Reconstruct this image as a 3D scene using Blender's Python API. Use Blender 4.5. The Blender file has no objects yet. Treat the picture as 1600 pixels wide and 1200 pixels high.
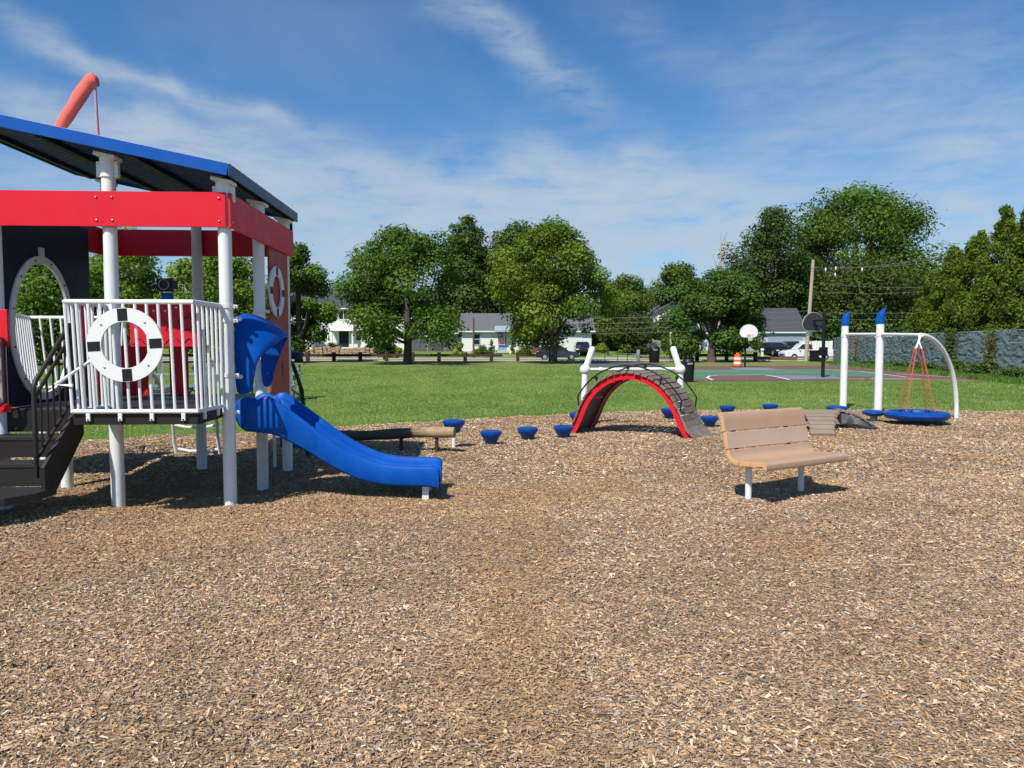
import bpy, math, random
import numpy as np
from mathutils import Vector, Matrix

S = bpy.context.scene
COL = S.collection
R = math.radians

# ------------------------------------------------------------------ camera
FPX, PITCH, CAMH = 1110.0, R(3.15), 1.6
cd = bpy.data.cameras.new("camera"); cam = bpy.data.objects.new("camera", cd); COL.objects.link(cam)
cd.sensor_width = 36; cd.lens = 36 * FPX / 1600; cd.clip_start = .05; cd.clip_end = 3000
cam.location = (0, 0, CAMH); cam.rotation_euler = (R(90) - PITCH, 0, 0)
S.camera = cam
S.view_settings.view_transform = 'Standard'
S.view_settings.look = 'None'
S.view_settings.exposure = 0.2
S.view_settings.gamma = 1.0

def ray(px, py):
    dx = (px - 800) / FPX; dz = -(py - 600) / FPX
    return dx, math.cos(PITCH) + dz * math.sin(PITCH), -math.sin(PITCH) + dz * math.cos(PITCH)
def at(px, py, Y):
    a, b, c = ray(px, py); t = Y / b
    return (a * t, Y, CAMH + c * t)
def G(px, py, z=0.0):
    a, b, c = ray(px, py); t = (z - CAMH) / c
    return (a * t, b * t, z)

# ------------------------------------------------------------------ sun + sky
SUNDIR = Vector((-.42, -.69, 1.0)).normalized()      # towards the sun
sl = bpy.data.lights.new("sun", 'SUN'); so = bpy.data.objects.new("sun", sl); COL.objects.link(so)
sl.energy = 4.9; sl.angle = R(.5); sl.color = (1, .95, .87)
so.rotation_euler = SUNDIR.to_track_quat('Z', 'Y').to_euler()

class NT:
    """small helper round a node tree"""
    def __init__(s, tree): s.t = tree; s.n = tree.nodes; s.l = tree.links
    def new(s, k, **kw):
        n = s.n.new(k)
        for a, b in kw.items(): setattr(n, a, b)
        return n
    def put(s, sock, v):
        if hasattr(v, 'is_output') or isinstance(v, bpy.types.NodeSocket): s.l.new(v, sock)
        else: sock.default_value = v
    def math(s, op, a, b=None, c=None, clamp=False):
        n = s.new('ShaderNodeMath', operation=op, use_clamp=clamp)
        s.put(n.inputs[0], a)
        if b is not None: s.put(n.inputs[1], b)
        if c is not None: s.put(n.inputs[2], c)
        return n.outputs[0]
    def mix(s, f, a, b, mode='MIX'):
        n = s.new('ShaderNodeMix', data_type='RGBA', blend_type=mode)
        s.put(n.inputs[0], f); s.put(n.inputs[6], a); s.put(n.inputs[7], b)
        return n.outputs[2]
    def noise(s, vec, scale, detail=2, rough=.5, dist=0, dim='3D'):
        n = s.new('ShaderNodeTexNoise', noise_dimensions=dim)
        if vec is not None: s.l.new(vec, n.inputs['Vector'])
        n.inputs['Scale'].default_value = scale; n.inputs['Detail'].default_value = detail
        n.inputs['Roughness'].default_value = rough; n.inputs['Distortion'].default_value = dist
        return n.outputs['Fac']
    def ramp(s, f, stops, interp='LINEAR'):
        n = s.new('ShaderNodeValToRGB'); s.put(n.inputs[0], f)
        n.color_ramp.interpolation = interp
        e = n.color_ramp.elements
        while len(e) < len(stops): e.new(.5)
        for k, (p, c) in enumerate(stops): e[k].position = p; e[k].color = c if len(c) == 4 else (*c, 1)
        return n.outputs[0]
    def mapping(s, vec, scale=(1, 1, 1), rot=(0, 0, 0), loc=(0, 0, 0)):
        n = s.new('ShaderNodeMapping'); s.l.new(vec, n.inputs[0])
        n.inputs['Scale'].default_value = scale; n.inputs['Rotation'].default_value = rot; n.inputs['Location'].default_value = loc
        return n.outputs[0]

def lin(r, g, b):
    f = lambda c: (c / 255 / 12.92) if c / 255 <= .04045 else ((c / 255 + .055) / 1.055) ** 2.4
    return (f(r), f(g), f(b), 1)

w = bpy.data.worlds.new("World"); S.world = w; w.use_nodes = True
N = NT(w.node_tree); N.n.clear()
sky = N.new('ShaderNodeTexSky', sky_type='NISHITA'); sky.sun_disc = False
el = math.asin(SUNDIR.z); sky.sun_elevation = el; sky.sun_rotation = math.atan2(SUNDIR.x, SUNDIR.y) % (2 * math.pi)
sky.air_density = 1.0; sky.dust_density = .6; sky.ozone_density = 3.0
tc = N.new('ShaderNodeTexCoord'); sep = N.new('ShaderNodeSeparateXYZ'); N.l.new(tc.outputs['Generated'], sep.inputs[0])
X, Y, Z = sep.outputs
az = N.math('ARCTAN2', X, Y); elv = N.math('ARCSINE', Z)
comb = N.new('ShaderNodeCombineXYZ'); N.put(comb.inputs[0], az); N.put(comb.inputs[1], elv)
ae = comb.outputs[0]
# warp the direction a little so the streaks fray
wn = N.new('ShaderNodeTexNoise'); wn.inputs['Scale'].default_value = 6; wn.inputs['Detail'].default_value = 7
N.l.new(ae, wn.inputs['Vector'])
wsep = N.new('ShaderNodeSeparateColor'); N.l.new(wn.outputs['Color'], wsep.inputs[0])
az2 = N.math('ADD', az, N.math('MULTIPLY', N.math('SUBTRACT', wsep.outputs[0], .5), .16))
el2 = N.math('ADD', elv, N.math('MULTIPLY', N.math('SUBTRACT', wsep.outputs[1], .5), .12))
def azel(px, py):
    v = Vector(ray(px, py)).normalized(); return math.atan2(v.x, v.y), math.asin(v.z)
def streak(p0, p1, wid, amt, soft=1.0):
    a0, e0 = azel(*p0); a1, e1 = azel(*p1)
    ca, ce = (a0 + a1) / 2, (e0 + e1) / 2; L = math.hypot(a1 - a0, e1 - e0) / 2; th = math.atan2(e1 - e0, a1 - a0)
    W = wid / FPX
    dx = N.math('SUBTRACT', az2, ca); dy = N.math('SUBTRACT', el2, ce)
    u = N.math('ADD', N.math('MULTIPLY', dx, math.cos(th) / L), N.math('MULTIPLY', dy, math.sin(th) / L))
    v = N.math('ADD', N.math('MULTIPLY', dx, -math.sin(th) / W), N.math('MULTIPLY', dy, math.cos(th) / W))
    u2 = N.math('MULTIPLY', u, u); u4 = N.math('MULTIPLY', u2, u2)
    d = N.math('ADD', u4, N.math('MULTIPLY', v, v))
    return N.math('MULTIPLY', N.math('EXPONENT', N.math('MULTIPLY', d, -1.0)), amt)
tot = None
for a in [((0, 25), (500, 215), 17, .75), ((-60, 120), (330, 235), 26, .60), ((150, 215), (700, 320), 44, .75),
          ((-80, 260), (480, 350), 60, .45), ((680, -10), (940, 165), 28, .55), ((900, -40), (1180, 130), 40, .12),
          ((640, 330), (1260, 350), 80, 1.35), ((780, 250), (1000, 290), 38, .6), ((1150, 60), (1420, 190), 60, .20),
          ((1440, 285), (1640, 170), 34, .28), ((1490, 40), (1540, 330), 120, .24), ((1480, 322), (1570, 348), 12, .5),
          ((300, 360), (700, 420), 80, .75), ((1100, 420), (1600, 400), 90, .70), ((1380, 300), (1620, 300), 50, .22),
          ((-200, 500), (1800, 490), 80, .75), ((1100, 215), (1450, 240), 30, .14)]:
    m = streak(*a)
    tot = m if tot is None else N.math('ADD', tot, m)
fib = N.noise(N.mapping(ae, scale=(3.0, 14.0, 1), rot=(0, 0, R(22))), 3.2, 8, .66, .5)
fib2 = N.noise(N.mapping(ae, scale=(6, 14.0, 1), rot=(0, 0, R(-6))), 1.6, 5, .6, .4)
fibm = N.math('ADD', N.math('MULTIPLY', fib, .95), N.math('MULTIPLY', fib2, .75))
fibm = N.math('MULTIPLY_ADD', N.math('SUBTRACT', fibm, .55, clamp=True), 3.3, .09)
bg = N.math('MULTIPLY', N.math('SUBTRACT', N.noise(tc.outputs['Generated'], 2.2, 6, .6, .3), .5, clamp=True), .7)
cl = N.math('SUBTRACT', 1.0, N.math('EXPONENT', N.math('MULTIPLY', N.math('ADD', N.math('MULTIPLY', tot, fibm), bg), -1.15)))

skc = N.mix(1.0, sky.outputs[0], (.78, .98, 1.12, 1), 'MULTIPLY')
hs = N.new('ShaderNodeHueSaturation'); hs.inputs['Saturation'].default_value = 1.12; N.l.new(skc, hs.inputs['Color'])
SKYS = .102
ccol = tuple(c / SKYS for c in (.43, .51, .60)) + (1,)
N.l.new(N.mix(cl, hs.outputs[0], ccol), (bgn := N.new('ShaderNodeBackground')).inputs[0])
bgn.inputs[1].default_value = SKYS
N.l.new(bgn.outputs[0], N.new('ShaderNodeOutputWorld').inputs[0])

# ------------------------------------------------------------------ materials
MATS = {}
def mat(name, col, rough=.5, var=.12, scale=6, metal=0.0, bump=0.0, bscale=60, spec=.5, col2=None, c2s=3, c2t=(.45, .62), coat=0, dirt=0):
    if name in MATS: return MATS[name]
    m = bpy.data.materials.new(name); m.use_nodes = True; n = NT(m.node_tree)
    p = n.n['Principled BSDF']; tc = n.new('ShaderNodeTexCoord'); v = tc.outputs['Object']
    f = n.noise(v, scale, 4, .6)
    c = n.mix(f, tuple(x * (1 - var) for x in col[:3]) + (1,), tuple(min(1, x * (1 + var)) for x in col[:3]) + (1,))
    if col2 is not None:
        g = n.ramp(n.noise(v, c2s, 5, .65, .3), [(c2t[0], (0, 0, 0)), (c2t[1], (1, 1, 1))])
        c = n.mix(g, c, col2)
    if dirt:
        g = n.ramp(n.noise(n.mapping(v, scale=(1, 1, .35)), 9, 6, .7, .4), [(.52, (0, 0, 0)), (.75, (1, 1, 1))])
        c = n.mix(n.math('MULTIPLY', g, dirt), c, (.16, .13, .09, 1))
    n.l.new(c, p.inputs['Base Color'])
    n.l.new(n.math('MULTIPLY_ADD', n.noise(v, scale * 3, 3), .22, rough - .11), p.inputs['Roughness'])
    p.inputs['Metallic'].default_value = metal; p.inputs['Specular IOR Level'].default_value = spec
    p.inputs['Coat Weight'].default_value = coat; p.inputs['Coat Roughness'].default_value = .15
    if bump:
        b = n.new('ShaderNodeBump'); b.inputs['Strength'].default_value = bump; b.inputs['Distance'].default_value = .01
        n.l.new(n.noise(v, bscale, 5, .65), b.inputs['Height']); n.l.new(b.outputs[0], p.inputs['Normal'])
    MATS[name] = m; return m

def attr_mat(name, rough=.8, trans=0.0, spec=.2, gain=1.0, tcol=(.5, .9, .15)):
    """colour of each leaf, blade or chip comes from the mesh"""
    if name in MATS: return MATS[name]
    m = bpy.data.materials.new(name); m.use_nodes = True; n = NT(m.node_tree)
    p = n.n['Principled BSDF']; a = n.new('ShaderNodeAttribute', attribute_name='tint')
    n.l.new(a.outputs['Color'], p.inputs['Base Color'])
    p.inputs['Roughness'].default_value = rough; p.inputs['Specular IOR Level'].default_value = spec
    if trans:
        t = n.new('ShaderNodeBsdfTranslucent')
        n.l.new(n.mix(1.0, a.outputs['Color'], (tcol[0] * 2.4, tcol[1] * 2.0, tcol[2] * 2.0, 1), 'MULTIPLY'), t.inputs[0])
        mx = n.new('ShaderNodeMixShader'); mx.inputs[0].default_value = trans
        n.l.new(p.outputs[0], mx.inputs[1]); n.l.new(t.outputs[0], mx.inputs[2])
        n.l.new(mx.outputs[0], n.n['Material Output'].inputs[0])
    MATS[name] = m; return m

WHITE = mat('white_paint', (.77, .77, .75, 1), .40, .06, 4, dirt=.24)
BLUE = mat('blue_plastic', (.001, .072, .37, 1), .45, .12, 3, spec=.14, dirt=.05, col2=(.004, .085, .40, 1), c2s=5)
BLUEP = mat('blue_pod_plastic', (.001, .050, .26, 1), .36, .15, 5, spec=.35, dirt=.1)
BLUEROOF = mat('blue_roof_paint', (.001, .078, .37, 1), .4, .08, 2, spec=.3)
NAVY = mat('navy_panel', (.006, .011, .040, 1), .55, .15, 2, spec=.3)
RED = mat('red_panel', (.68, .012, .028, 1), .45, .08, 2, spec=.25)
REDS = mat('red_steel', (.66, .012, .026, 1), .4, .1, 4, spec=.25)
BROWN = mat('dark_brown_coated_steel', (.020, .0155, .0145, 1), .5, .2, 6, bump=.1, spec=.3)
BLACK = mat('black_rubber_coat', (.008, .008, .009, 1), .5, .2, 8, spec=.35)
STEEL = mat('bolt_steel', (.55, .55, .55, 1), .3, .1, 9, metal=.9)
PINK = mat('salmon_fabric', (.80, .13, .09, 1), .8, .12, 7, bump=.3, bscale=20)
PINKP = mat('pink_pole_paint', (.55, .25, .30, 1), .5, .1, 4)
TAN = mat('tan_plastic_lumber', (.41, .262, .172, 1), .6, .10, 5, bump=.15, bscale=90)
TAN2 = mat('faded_plastic_lumber', (.46, .325, .235, 1), .65, .10, 5, bump=.15, bscale=90)
TANEND = mat('lumber_end_grain', (.66, .36, .16, 1), .6, .08, 8)
GREY = mat('grey_galvanised', (.34, .37, .38, 1), .45, .12, 5, metal=.3)
TEAL = mat('weathered_frame_paint', (.13, .19, .18, 1), .5, .2, 5)
PLANK = mat('weathered_brown_plank', (.16, .125, .095, 1), .8, .25, 5, bump=.4, bscale=40, col2=(.22, .19, .16, 1))
PLANKL = mat('sunbleached_plank', (.25, .19, .135, 1), .8, .2, 5, bump=.4, bscale=40)
RUBBER = mat('black_belt_rubber', (.022, .024, .026, 1), .55, .3, 9, bump=.5, bscale=12)
GLASS = mat('dark_window_glass', (.02, .03, .035, 1), .08, .2, 1, spec=.9)
TYRE = mat('tyre_rubber', (.015, .015, .016, 1), .8, .2, 9)
ASPH = mat('asphalt_grey', (.075, .075, .078, 1), .9, .2, 3, bump=.3, bscale=50, col2=(.10, .10, .10, 1), c2s=.6)
CONC = mat('pale_concrete', (.45, .42, .36, 1), .9, .15, 2, bump=.2)
COURTG = mat('green_court_paint', (.065, .18, .10, 1), .8, .12, .8, col2=(.09, .17, .115, 1), c2s=.5)
COURTR = mat('red_court_paint', (.17, .075, .06, 1), .85, .15, .8, col2=(.13, .08, .07, 1), c2s=.6)
COURTK = mat('grey_court_paint', (.17, .18, .20, 1), .85, .12, .8)
LINE = mat('white_line_paint', (.70, .70, .66, 1), .8, .1, 3)
SIDING = mat('white_siding', (.74, .73, .68, 1), .7, .05, 1)
SHINGLE = mat('grey_shingles', (.11, .115, .12, 1), .9, .25, 3, bump=.5, bscale=8)
SHINGLED = mat('charcoal_shingles', (.050, .056, .062, 1), .9, .25, 3, bump=.5, bscale=8)
WOODPOLE = mat('pale_pole_timber', (.42, .33, .23, 1), .85, .2, 3, bump=.3, bscale=10)
WOODDK = mat('dark_pole_timber', (.14, .075, .045, 1), .85, .2, 3)
RAILW = mat('brown_rail_timber', (.045, .025, .018, 1), .8, .3, 3)
BARK = mat('grey_brown_bark', (.085, .065, .05, 1), .9, .3, 4, bump=.8, bscale=7)
STONE = mat('field_stone', (.32, .23, .16, 1), .9, .5, 4, bump=.6, bscale=6, col2=(.12, .07, .05, 1), c2s=3.5, c2t=(.5, .58))

# ------------------------------------------------------------------ mesh helpers
class MB:
    def __init__(s): s.v = []; s.f = []; s.mi = []; s.m = 0
    def add(s, vs, fs):
        b = len(s.v); s.v += [tuple(v) for v in vs]
        for f in fs: s.f.append(tuple(b + i for i in f)); s.mi.append(s.m)
    def box(s, c, d, rz=0, rx=0, ry=0):
        M = Matrix.Rotation(rz, 3, 'Z') @ Matrix.Rotation(ry, 3, 'Y') @ Matrix.Rotation(rx, 3, 'X'); c = Vector(c)
        vs = [c + M @ Vector((sx * d[0] / 2, sy * d[1] / 2, sz * d[2] / 2)) for sx in (-1, 1) for sy in (-1, 1) for sz in (-1, 1)]
        s.add(vs, [(0, 1, 3, 2), (4, 6, 7, 5), (0, 4, 5, 1), (2, 3, 7, 6), (0, 2, 6, 4), (1, 5, 7, 3)])
    def bar(s, p0, p1, a, b):
        """rectangular bar from p0 to p1, a wide, b tall"""
        p0, p1 = Vector(p0), Vector(p1); d = (p1 - p0).normalized()
        up = Vector((0, 0, 1)) if abs(d.z) < .95 else Vector((0, 1, 0))
        x = d.cross(up).normalized(); z = x.cross(d)
        vs = [q + x * (sx * a / 2) + z * (sz * b / 2) for q in (p0, p1) for sx, sz in ((-1, -1), (1, -1), (1, 1), (-1, 1))]
        s.add(vs, [(0, 1, 2, 3), (7, 6, 5, 4), (0, 4, 5, 1), (1, 5, 6, 2), (2, 6, 7, 3), (3, 7, 4, 0)])
    def tube(s, pts, r, n=8, cap=True):
        pts = [Vector(p) for p in pts]; k = len(pts); rs = r if isinstance(r, (list, tuple)) else [r] * k
        d0 = (pts[1] - pts[0]).normalized(); x = d0.orthogonal().normalized(); rings = []
        for i in range(k):
            d = (pts[min(i + 1, k - 1)] - pts[max(i - 1, 0)]).normalized()
            x = (x - d * x.dot(d)).normalized(); y = d.cross(x)
            rings += [pts[i] + (x * math.cos(2 * math.pi * j / n) + y * math.sin(2 * math.pi * j / n)) * rs[i] for j in range(n)]
        fs = [(i * n + j, i * n + (j + 1) % n, (i + 1) * n + (j + 1) % n, (i + 1) * n + j) for i in range(k - 1) for j in range(n)]
        if cap: fs += [tuple(range(n - 1, -1, -1)), tuple((k - 1) * n + j for j in range(n))]
        s.add(rings, fs)
    def lathe(s, prof, c=(0, 0, 0), n=24, ax=1.0, ay=1.0):
        k = len(prof); vs = []
        for r, z in prof: vs += [(c[0] + r * ax * math.cos(2 * math.pi * j / n), c[1] + r * ay * math.sin(2 * math.pi * j / n), c[2] + z) for j in range(n)]
        fs = [(i * n + j, i * n + (j + 1) % n, (i + 1) * n + (j + 1) % n, (i + 1) * n + j) for i in range(k - 1) for j in range(n)]
        fs += [tuple(range(n - 1, -1, -1)), tuple((k - 1) * n + j for j in range(n))]
        s.add(vs, fs)
    def prism(s, poly, a, b, f):
        """poly of 2-D points, f(u, v, w) places them; w runs from a to b"""
        n = len(poly); s.add([f(u, v, a) for u, v in poly] + [f(u, v, b) for u, v in poly],
            [tuple(range(n - 1, -1, -1)), tuple(range(n, 2 * n))] + [(i, (i + 1) % n, n + (i + 1) % n, n + i) for i in range(n)])
    def loft(s, secs, closed=False, caps=True):
        n = len(secs[0]); k = len(secs)
        m = n if closed else n - 1
        fs = [(i * n + j, i * n + (j + 1) % n, (i + 1) * n + (j + 1) % n, (i + 1) * n + j) for i in range(k - 1) for j in range(m)]
        if caps: fs += [tuple(range(n - 1, -1, -1)), tuple((k - 1) * n + j for j in range(n))]
        s.add([p for q in secs for p in q], fs)
    def sphere(s, c, r, n=12, sz=1.0):
        s.lathe([(r * math.sin(math.pi * i / n) + 1e-4, -r * sz * math.cos(math.pi * i / n)) for i in range(n + 1)], c, n * 2)
    def ring(s, c, ro, ri, t, f, n=40, aro=None, ari=None):
        """flat annulus of thickness t; f(u,v,w) places it. aro / ari: vertical radii"""
        aro = aro or ro; ari = ari or ri; vs = []
        for w in (-t / 2, t / 2):
            for rr, ra in ((ro, aro), (ri, ari)):
                vs += [f(c[0] + rr * math.cos(2 * math.pi * j / n), c[1] + ra * math.sin(2 * math.pi * j / n), w) for j in range(n)]
        fs = []
        for j in range(n):
            k = (j + 1) % n
            fs += [(j, k, n + k, n + j), (2 * n + j, 3 * n + j, 3 * n + k, 2 * n + k), (j, 2 * n + j, 2 * n + k, k), (n + j, n + k, 3 * n + k, 3 * n + j)]
        s.add(vs, fs)
    def build(s, name, m, parent=None, smooth=False, bevel=0, thick=0):
        me = bpy.data.meshes.new(name); me.from_pydata(s.v, [], s.f)
        ml = m if isinstance(m, (list, tuple)) else [m]
        for q in ml: me.materials.append(q)
        if len(ml) > 1: me.polygons.foreach_set('material_index', s.mi)
        o = bpy.data.objects.new(name, me); COL.objects.link(o)
        import bmesh
        bm = bmesh.new(); bm.from_mesh(me); bmesh.ops.recalc_face_normals(bm, faces=bm.faces); bm.to_mesh(me); bm.free()
        if smooth:
            me.polygons.foreach_set('use_smooth', [True] * len(me.polygons))
            me.set_sharp_from_angle(angle=R(38))
        if thick: md = o.modifiers.new('t', 'SOLIDIFY'); md.thickness = thick; md.offset = 0
        if bevel: md = o.modifiers.new('b', 'BEVEL'); md.width = bevel; md.segments = 2; md.limit_method = 'ANGLE'; md.angle_limit = R(40)
        if parent: o.parent = parent
        return o

def tag(o, label=None, cat=None, group=None, kind=None):
    if label: o['label'] = label
    if cat: o['category'] = cat
    if group: o['group'] = group
    if kind: o['kind'] = kind
    return o
def empty(name, loc, rz=0, **kw):
    o = bpy.data.objects.new(name, None); COL.objects.link(o); o.location = loc; o.rotation_euler = (0, 0, rz); o.empty_display_size = .2
    return tag(o, **kw)
def dup(root, loc, rz, label, group=None):
    def cp(o, par):
        c = o.copy(); COL.objects.link(c); c.parent = par
        for ch in o.children: cp(ch, c)
        return c
    r = cp(root, None); r.location = loc; r.rotation_euler = (0, 0, rz); r['label'] = label
    if group: r['group'] = group
    return r

def np_mesh(name, V, k, cols, m, parent=None):
    """V: (n*k,3) points, faces of k consecutive points; cols (n,3) per face"""
    n = len(V) // k; me = bpy.data.meshes.new(name)
    me.vertices.add(n * k); me.vertices.foreach_set('co', np.ascontiguousarray(V, dtype=np.float32).ravel())
    me.loops.add(n * k); me.loops.foreach_set('vertex_index', np.arange(n * k, dtype=np.int32))
    me.polygons.add(n); me.polygons.foreach_set('loop_start', np.arange(0, n * k, k, dtype=np.int32))
    me.update(calc_edges=True)
    a = me.attributes.new('tint', 'FLOAT_COLOR', 'POINT')
    c = np.ones((n * k, 4), np.float32); c[:, :3] = np.repeat(cols, k, axis=0); a.data.foreach_set('color', c.ravel())
    me.materials.append(m); o = bpy.data.objects.new(name, me); COL.objects.link(o)
    if parent: o.parent = parent
    return o

def smoothstep(a, b, x): t = np.clip((x - a) / (b - a), 0, 1); return t * t * (3 - 2 * t)

# ------------------------------------------------------------------ ground
EDGE = [(-40, 4.0), (-16, 7.6), (-11, 9.4), (-7.9, 10.9), (-5.7, 12.2), (-3.6, 13.35), (-2.06, 14.4), (-.5, 15.3), (1.2, 16.2), (3.1, 16.9), (6.2, 17.3), (10.7, 17.1), (12.3, 16.8), (18, 15.5), (26, 12), (34, 4)]
EX, EY = np.array([e[0] for e in EDGE]), np.array([e[1] for e in EDGE])
def edge(x): return np.interp(x, EX, EY) + .10 * np.sin(x * 2.1) + .06 * np.sin(x * 5.3 + 1)
MOUNDS = [(-4.25, 6.5, .42, .10), (-5.3, 6.25, .5, .07), (-3.55, 6.75, .30, .05), (-4.8, 6.8, .5, -.05), (-3.2, 6.5, .25, -.03), (-3.6, 7.9, 1.5, -.09), (-4.5, 9.6, .9, .05), (-2.3, 7.0, .5, .03), (-2.83, 6.95, .22, .02), (-1.0, 7.9, .9, -.03),
          (2.2, 11.3, .6, .05), (3.3, 11.5, .5, .07), (-2.2, 6.6, .9, .03), (.6, 5.6, .8, .02), (3.4, 7.1, .6, .03), (-6.6, 10.6, 1.6, .03), (2.6, 4.4, 1.0, -.02), (-1.5, 4.2, 1.2, .02)]
def hm(x, y):
    h = .010 * np.sin(x * 1.9 + .6 * y) + .010 * np.sin(y * 2.3 - x * .8 + 1) + .006 * np.sin(x * 6.1 + y * 3.7) + .005 * np.sin(y * 8.3 - x * 4.4 + 2) + .012 * np.sin(x * .7 + 2) * np.sin(y * .6)
    for cx, cy, r, a in MOUNDS: h = h + a * np.exp(-((x - cx) ** 2 + (y - cy) ** 2) / (r * r))
    d = edge(x) - y
    h = h + .05 * smoothstep(2.2, .5, d) - .10 * smoothstep(.35, -.25, d)
    return h
def hl(x, y):
    """lawn and everything beyond"""
    x = np.asarray(x, float); y = np.asarray(y, float)
    h = .75 * smoothstep(81, 90, y) + .5 * smoothstep(95, 125, y)
    h = h - .22 * smoothstep(.1, .6, edge(x) - y) * (y < 20)
    return h
def grid(name, xs, ys, fz, m, kind='structure'):
    xx, yy = np.meshgrid(xs, ys); zz = fz(xx, yy); nx, ny = len(xs), len(ys)
    me = bpy.data.meshes.new(name); me.vertices.add(nx * ny)
    me.vertices.foreach_set('co', np.stack([xx, yy, zz], -1).astype(np.float32).ravel())
    i, j = np.meshgrid(np.arange(nx - 1), np.arange(ny - 1)); a = (j * nx + i).ravel()
    q = np.stack([a, a + 1, a + nx + 1, a + nx], -1).astype(np.int32)
    me.loops.add(q.size); me.loops.foreach_set('vertex_index', q.ravel())
    me.polygons.add(len(q)); me.polygons.foreach_set('loop_start', np.arange(0, q.size, 4, dtype=np.int32)); me.update(calc_edges=True)
    me.polygons.foreach_set('use_smooth', [True] * len(me.polygons))
    me.materials.append(m); o = bpy.data.objects.new(name, me); COL.objects.link(o); tag(o, kind=kind); return o

def lawn_material():
    m = bpy.data.materials.new('lawn_grass'); m.use_nodes = True; n = NT(m.node_tree); p = n.n['Principled BSDF']
    g = n.new('ShaderNodeNewGeometry'); v = g.outputs['Position']
    big = n.noise(v, .12, 4, .6); mid = n.noise(n.mapping(v, scale=(1, .45, 1)), .9, 5, .65); fine = n.noise(n.mapping(v, scale=(1, .5, 1)), 16, 4, .7)
    c = n.mix(n.ramp(mid, [(.35, (0, 0, 0)), (.65, (1, 1, 1))]), (.108, .195, .036, 1), (.185, .270, .060, 1))
    c = n.mix(n.ramp(fine, [(.3, (0, 0, 0)), (.7, (1, 1, 1))]), n.mix(1.0, c, (.6, .62, .55, 1), 'MULTIPLY'), n.mix(1.0, c, (1.4, 1.3, 1.25, 1), 'MULTIPLY'))
    # a drier, browner strip before the road and worn patches
    sp = n.new('ShaderNodeSeparateXYZ'); n.l.new(v, sp.inputs[0])
    band = n.ramp(n.math('DIVIDE', n.math('ADD', sp.outputs[1], n.math('MULTIPLY', big, 8)), 100), [(.50, (0, 0, 0)), (.57, (1, 1, 1)), (.80, (1, 1, 1)), (.86, (0, 0, 0))])
    dry = n.math('MULTIPLY', band, n.ramp(n.noise(v, .25, 4, .6), [(.36, (0, 0, 0)), (.60, (1, 1, 1))]))
    c = n.mix(n.math('MULTIPLY', dry, .8), c, (.20, .165, .075, 1))
    c = n.mix(n.ramp(big, [(.42, (0, 0, 0)), (.62, (.45, .45, .45))]), c, (.155, .20, .055, 1))
    # clover heads
    vo = n.new('ShaderNodeTexVoronoi'); vo.inputs['Scale'].default_value = 3.2; n.l.new(n.mapping(v, scale=(1, .6, 1)), vo.inputs['Vector'])
    dots = n.math('MULTIPLY', n.math('LESS_THAN', vo.outputs['Distance'], .13), n.ramp(n.noise(v, .5, 3), [(.44, (0, 0, 0)), (.54, (1, 1, 1))]))
    c = n.mix(n.math('MULTIPLY', dots, .55), c, (.50, .52, .40, 1))
    n.l.new(c, p.inputs['Base Color']); p.inputs['Roughness'].default_value = .9; p.inputs['Specular IOR Level'].default_value = .1
    b = n.new('ShaderNodeBump'); b.inputs['Strength'].default_value = .7; b.inputs['Distance'].default_value = .05
    n.l.new(fine, b.inputs['Height']); n.l.new(b.outputs[0], p.inputs['Normal']); return m

def mulch_material():
    m = bpy.data.materials.new('wood_chip_bed'); m.use_nodes = True; n = NT(m.node_tree); p = n.n['Principled BSDF']
    g = n.new('ShaderNodeNewGeometry'); v = g.outputs['Position']
    def vor(sc, rot, st):
        q = n.new('ShaderNodeTexVoronoi'); q.inputs['Scale'].default_value = sc
        nn = n.new('ShaderNodeTexNoise'); nn.inputs['Scale'].default_value = 6; n.l.new(v, nn.inputs['Vector'])
        w_ = n.new('ShaderNodeVectorMath', operation='ADD'); n.l.new(n.mapping(v, scale=st, rot=(0, 0, rot)), w_.inputs[0])
        sc_ = n.new('ShaderNodeVectorMath', operation='SCALE'); n.l.new(nn.outputs['Color'], sc_.inputs[0]); sc_.inputs[3].default_value = .25
        n.l.new(sc_.outputs[0], w_.inputs[1]); n.l.new(w_.outputs[0], q.inputs['Vector']); return q
    q = vor(34, .5, (1, 2.6, 1)); q2 = vor(30, 2.0, (1, 2.4, 1))
    sp = n.new('ShaderNodeSeparateColor'); n.l.new(q.outputs['Color'], sp.inputs[0])
    sp2 = n.new('ShaderNodeSeparateColor'); n.l.new(q2.outputs['Color'], sp2.inputs[0])
    pal = [(0, (.09, .065, .045)), (.18, (.18, .13, .09)), (.4, (.27, .19, .12)), (.6, (.35, .235, .13)), (.78, (.44, .32, .20)), (1, (.56, .43, .29))]
    c = n.mix(n.math('GREATER_THAN', sp2.outputs[1], .5), n.ramp(sp.outputs[0], pal), n.ramp(sp2.outputs[0], pal))
    big = n.ramp(n.noise(v, .8, 4, .6), [(.42, (0, 0, 0)), (.66, (1, 1, 1))])
    c = n.mix(n.math('MULTIPLY', big, .5), c, (.34, .21, .11, 1))
    n.l.new(c, p.inputs['Base Color']); p.inputs['Roughness'].default_value = .95; p.inputs['Specular IOR Level'].default_value = .1
    b = n.new('ShaderNodeBump'); b.inputs['Strength'].default_value = .9; b.inputs['Distance'].default_value = .02
    n.l.new(n.math('ADD', sp.outputs[1], q.outputs['Distance']), b.inputs['Height']); n.l.new(b.outputs[0], p.inputs['Normal']); return m

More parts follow.
